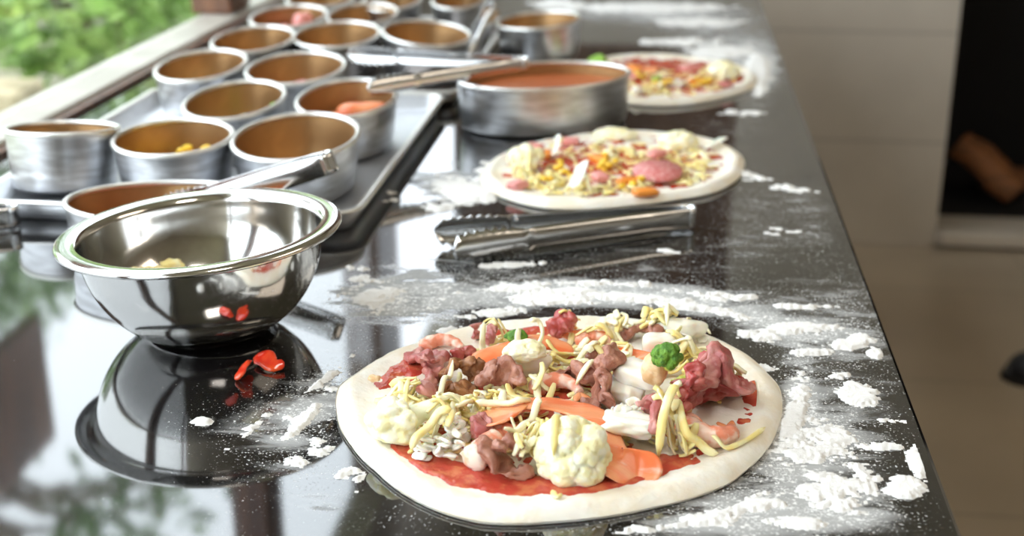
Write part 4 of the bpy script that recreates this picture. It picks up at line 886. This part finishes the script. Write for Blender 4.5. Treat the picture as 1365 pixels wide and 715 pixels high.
for i, (px, py, mt, nm, cat, s, lab) in enumerate([
    (862, 92, 'salmon', 'salmon_slice', 'salmon', (.022, .012, .004), 'orange salmon slice on the farthest pizza'), (920, 90, 'ham', 'ham_piece', 'ham', (.018, .010, .004), 'pink ham slice at the back of the farthest pizza'),
    (845, 100, 'ham', 'ham_piece', 'ham', (.014, .010, .004), 'pink ham piece beside the salmon on the farthest pizza'), (968, 112, 'beef_pink', 'beef_slice', 'beef', (.012, .008, .004), 'dark red meat piece at the right of the farthest pizza'),
    (900, 112, 'squid', 'squid_piece', 'squid', (.012, .008, .006), 'white squid piece in the middle of the farthest pizza'), (930, 108, 'carrot', 'carrot_piece', 'carrot', (.013, .006, .004), 'orange carrot piece on the farthest pizza'),
    (875, 105, 'green', 'pepper_piece', 'pepper', (.009, .005, .003), 'green pepper bit on the farthest pizza'), (850, 120, 'squid', 'squid_piece', 'squid', (.012, .007, .005), 'white squid piece at the near edge of the farthest pizza'),
    (845, 90, 'carrot', 'carrot_piece', 'carrot', (.011, .006, .004), 'carrot piece nearest the pan on the farthest pizza')]):
    addb(H3, nm, px, py, .014, s, i * .7, lab, cat, mt, amp=.2, seed=i, bx=.3, n=3)
corns(H3, [(885, 108, 14, 5, 8), (935, 108, 16, 4, 7), (850, 97, 8, 5, 4)], 'yellow corn kernel on the farthest pizza', 'corn kernels on the farthest pizza')
shreds(H3, [(900, 100, 50, 12, 14), (960, 96, 22, 6, 12), (870, 120, 40, 6, 8)], C3, G3, zc=.018)

# ------------------------------------------------------------------ what is in the tins
def potH(i, lvl=.0065):
    x, y, R, Ry, z0 = POT[i]; H = HM(x - .1, x + .1, y - .1, y + .1); H.H[:] = z0 + .0030; return H, x, y, R, Ry, z0
def inpot(i, items, q=.95, cap=1):
    H, x, y, R, Ry, z0 = potH(i)
    for nm, dx, dy, s, mt, lab, cat, grp, rz in items:
        if nm != 'corn_kernel': s = (s[0], s[1], s[2] * (1.15 if nm == 'salmon_slice' else 1.25))
        v, f = blob(*s, amp=.12, seed=dx * 9 + dy, n=3, box_=.3 if mt in ('ham', 'salmon', 'corn') else 0); v = rot(v, rz) + np.array([x + dx * R, y + dy * Ry, 0]); 
        if nm == 'corn_kernel': v[:, 2] += z0 + .005 + r.random() ** .5 * .042 * math.exp(-((dx - .2) ** 2 + (dy - .4) ** 2) / .34)
        else: v[:, 2] += min(H.rest(v, q), cap) + .0002; H.put(v)
        tag(mesh(nm, v, f, MT[mt], recenter=True), lab, cat, grp)
r = random.Random(5)
inpot(1, [('corn_kernel', r.uniform(-.55, .6), r.uniform(-.1, .72), (.0060, .0050, .0042), 'corn', 'yellow corn kernel heaped in the tin beside the tipped one', 'corn', 'corn kernels in the tin', r.uniform(0, 3)) for _ in range(90)], q=.35, cap=.03)
inpot(3, [('salmon_slice', .1, .25, (.032, .030, .010), 'salmon', 'broad salmon slice at the bottom of the salmon tin', 'salmon', None, .2), ('salmon_slice', .05, .35, (.033, .022, .008), 'salmon', 'upper salmon slice in the salmon tin', 'salmon', None, -.2), ('salmon_slice', .2, .30, (.028, .016, .007), 'salmon', 'small topmost salmon slice in the salmon tin', 'salmon', None, .3)])
inpot(5, q=.6, items=[('mushroom_piece', -.45, .45, (.013, .013, .012), 'cauli', 'left round cream piece in the tin nearest the sill', 'mushroom', None, 0), ('mushroom_piece', .35, .5, (.014, .013, .012), 'cauli', 'right round cream piece in the tin nearest the sill', 'mushroom', None, 0), ('mushroom_piece', -.05, .5, (.018, .012, .008), 'nugget', 'flat brownish piece between the two round cream pieces', 'mushroom', None, 0), ('mushroom_piece', .0, .1, (.020, .018, .012), 'nugget', 'brownish piece at the bottom of the tin nearest the sill', 'mushroom', None, 1), ('mushroom_piece', .2, .55, (.013, .012, .012), 'cauli', 'pale piece under the right cream one', 'mushroom', None, 1)])
inpot(6, [('ham_piece', -.1, .5, (.012, .010, .012), 'ham', 'pink ham piece in the shaded tin', 'ham', None, 0), ('ham_piece', .1, .2, (.02, .012, .008), 'ham', 'second ham piece lying lower in the shaded tin', 'ham', None, 1)])
inpot(10, [('ham_piece', -.3, .5, (.014, .012, .014), 'ham', 'left pink scrap in the far tin by the post', 'ham', None, 0), ('ham_piece', .15, .55, (.016, .012, .016), 'ham', 'right pink scrap in the far tin by the post', 'ham', None, 1)])
x, y, R, Ry, z0 = POT[4]
v, f = tube(catmull([(x + R * .50, y + Ry * .30, z0 + .006), (x + R * .68, y + Ry * .28, z0 + .030), (x + R * .66, y + Ry * .2, z0 + .052)], 14), lambda s: .009 * rnd(s), .0012, seg=10, amp=.001, side0=(.4, 1, 0))
tag(mesh('lettuce_leaf', v, f, MT['green'], recenter=True), 'bright green leaf leaning on the inside of a tin', 'leaf')
inpot(4, [('cheese_crumb', -.1, .55, (.018, .012, .011), 'cauli', 'pale cream crumb at the bottom of the leaf tin', 'food crumb', None, 0)])

# red pepper scraps on the counter
def scrap(pts, wd, lab, tw):
    P = np.array([[*at(a, b, .002)[:2], z] for a, b, z in pts])
    v, f = tube(catmull(P, 16), lambda s: wd * (.6 + .5 * math.sin(PI * min(1, s * 1.1 + .1))) * rnd(s, lo=.3), .0013, twist=tw, seg=12, amp=.0012, freq=160, seed=wd * 900, ex=3); v[:, 2] += .0004 - v[:, 2].min()
    tag(mesh('red_pepper_scrap', v, f, MT['pepper'], recenter=True), lab, 'pepper')
scrap([(318, 508, .003), (326, 497, .007), (334, 489, .006)], .0052, 'deep red pepper scrap on the black counter before the bowl', .7)
scrap([(340, 482, .003), (352, 485, .006), (364, 491, .004), (379, 490, .003)], .0068, 'bright orange red pepper scrap beside the deep red one', -.5)

# ------------------------------------------------------------------ the loose flour itself
v1, f1 = flour(-.42, .168, .64, 1.16, .0012, .0022); v2, f2 = flour(-.42, .168, 1.16, 2.75, .003, .003)
fl = mesh('flour', *join((v1, f1.tolist()), (v2, f2.tolist())), MT['flour']); tag(fl, 'loose white flour lying in patches on the black worktop', 'flour', kind='stuff')
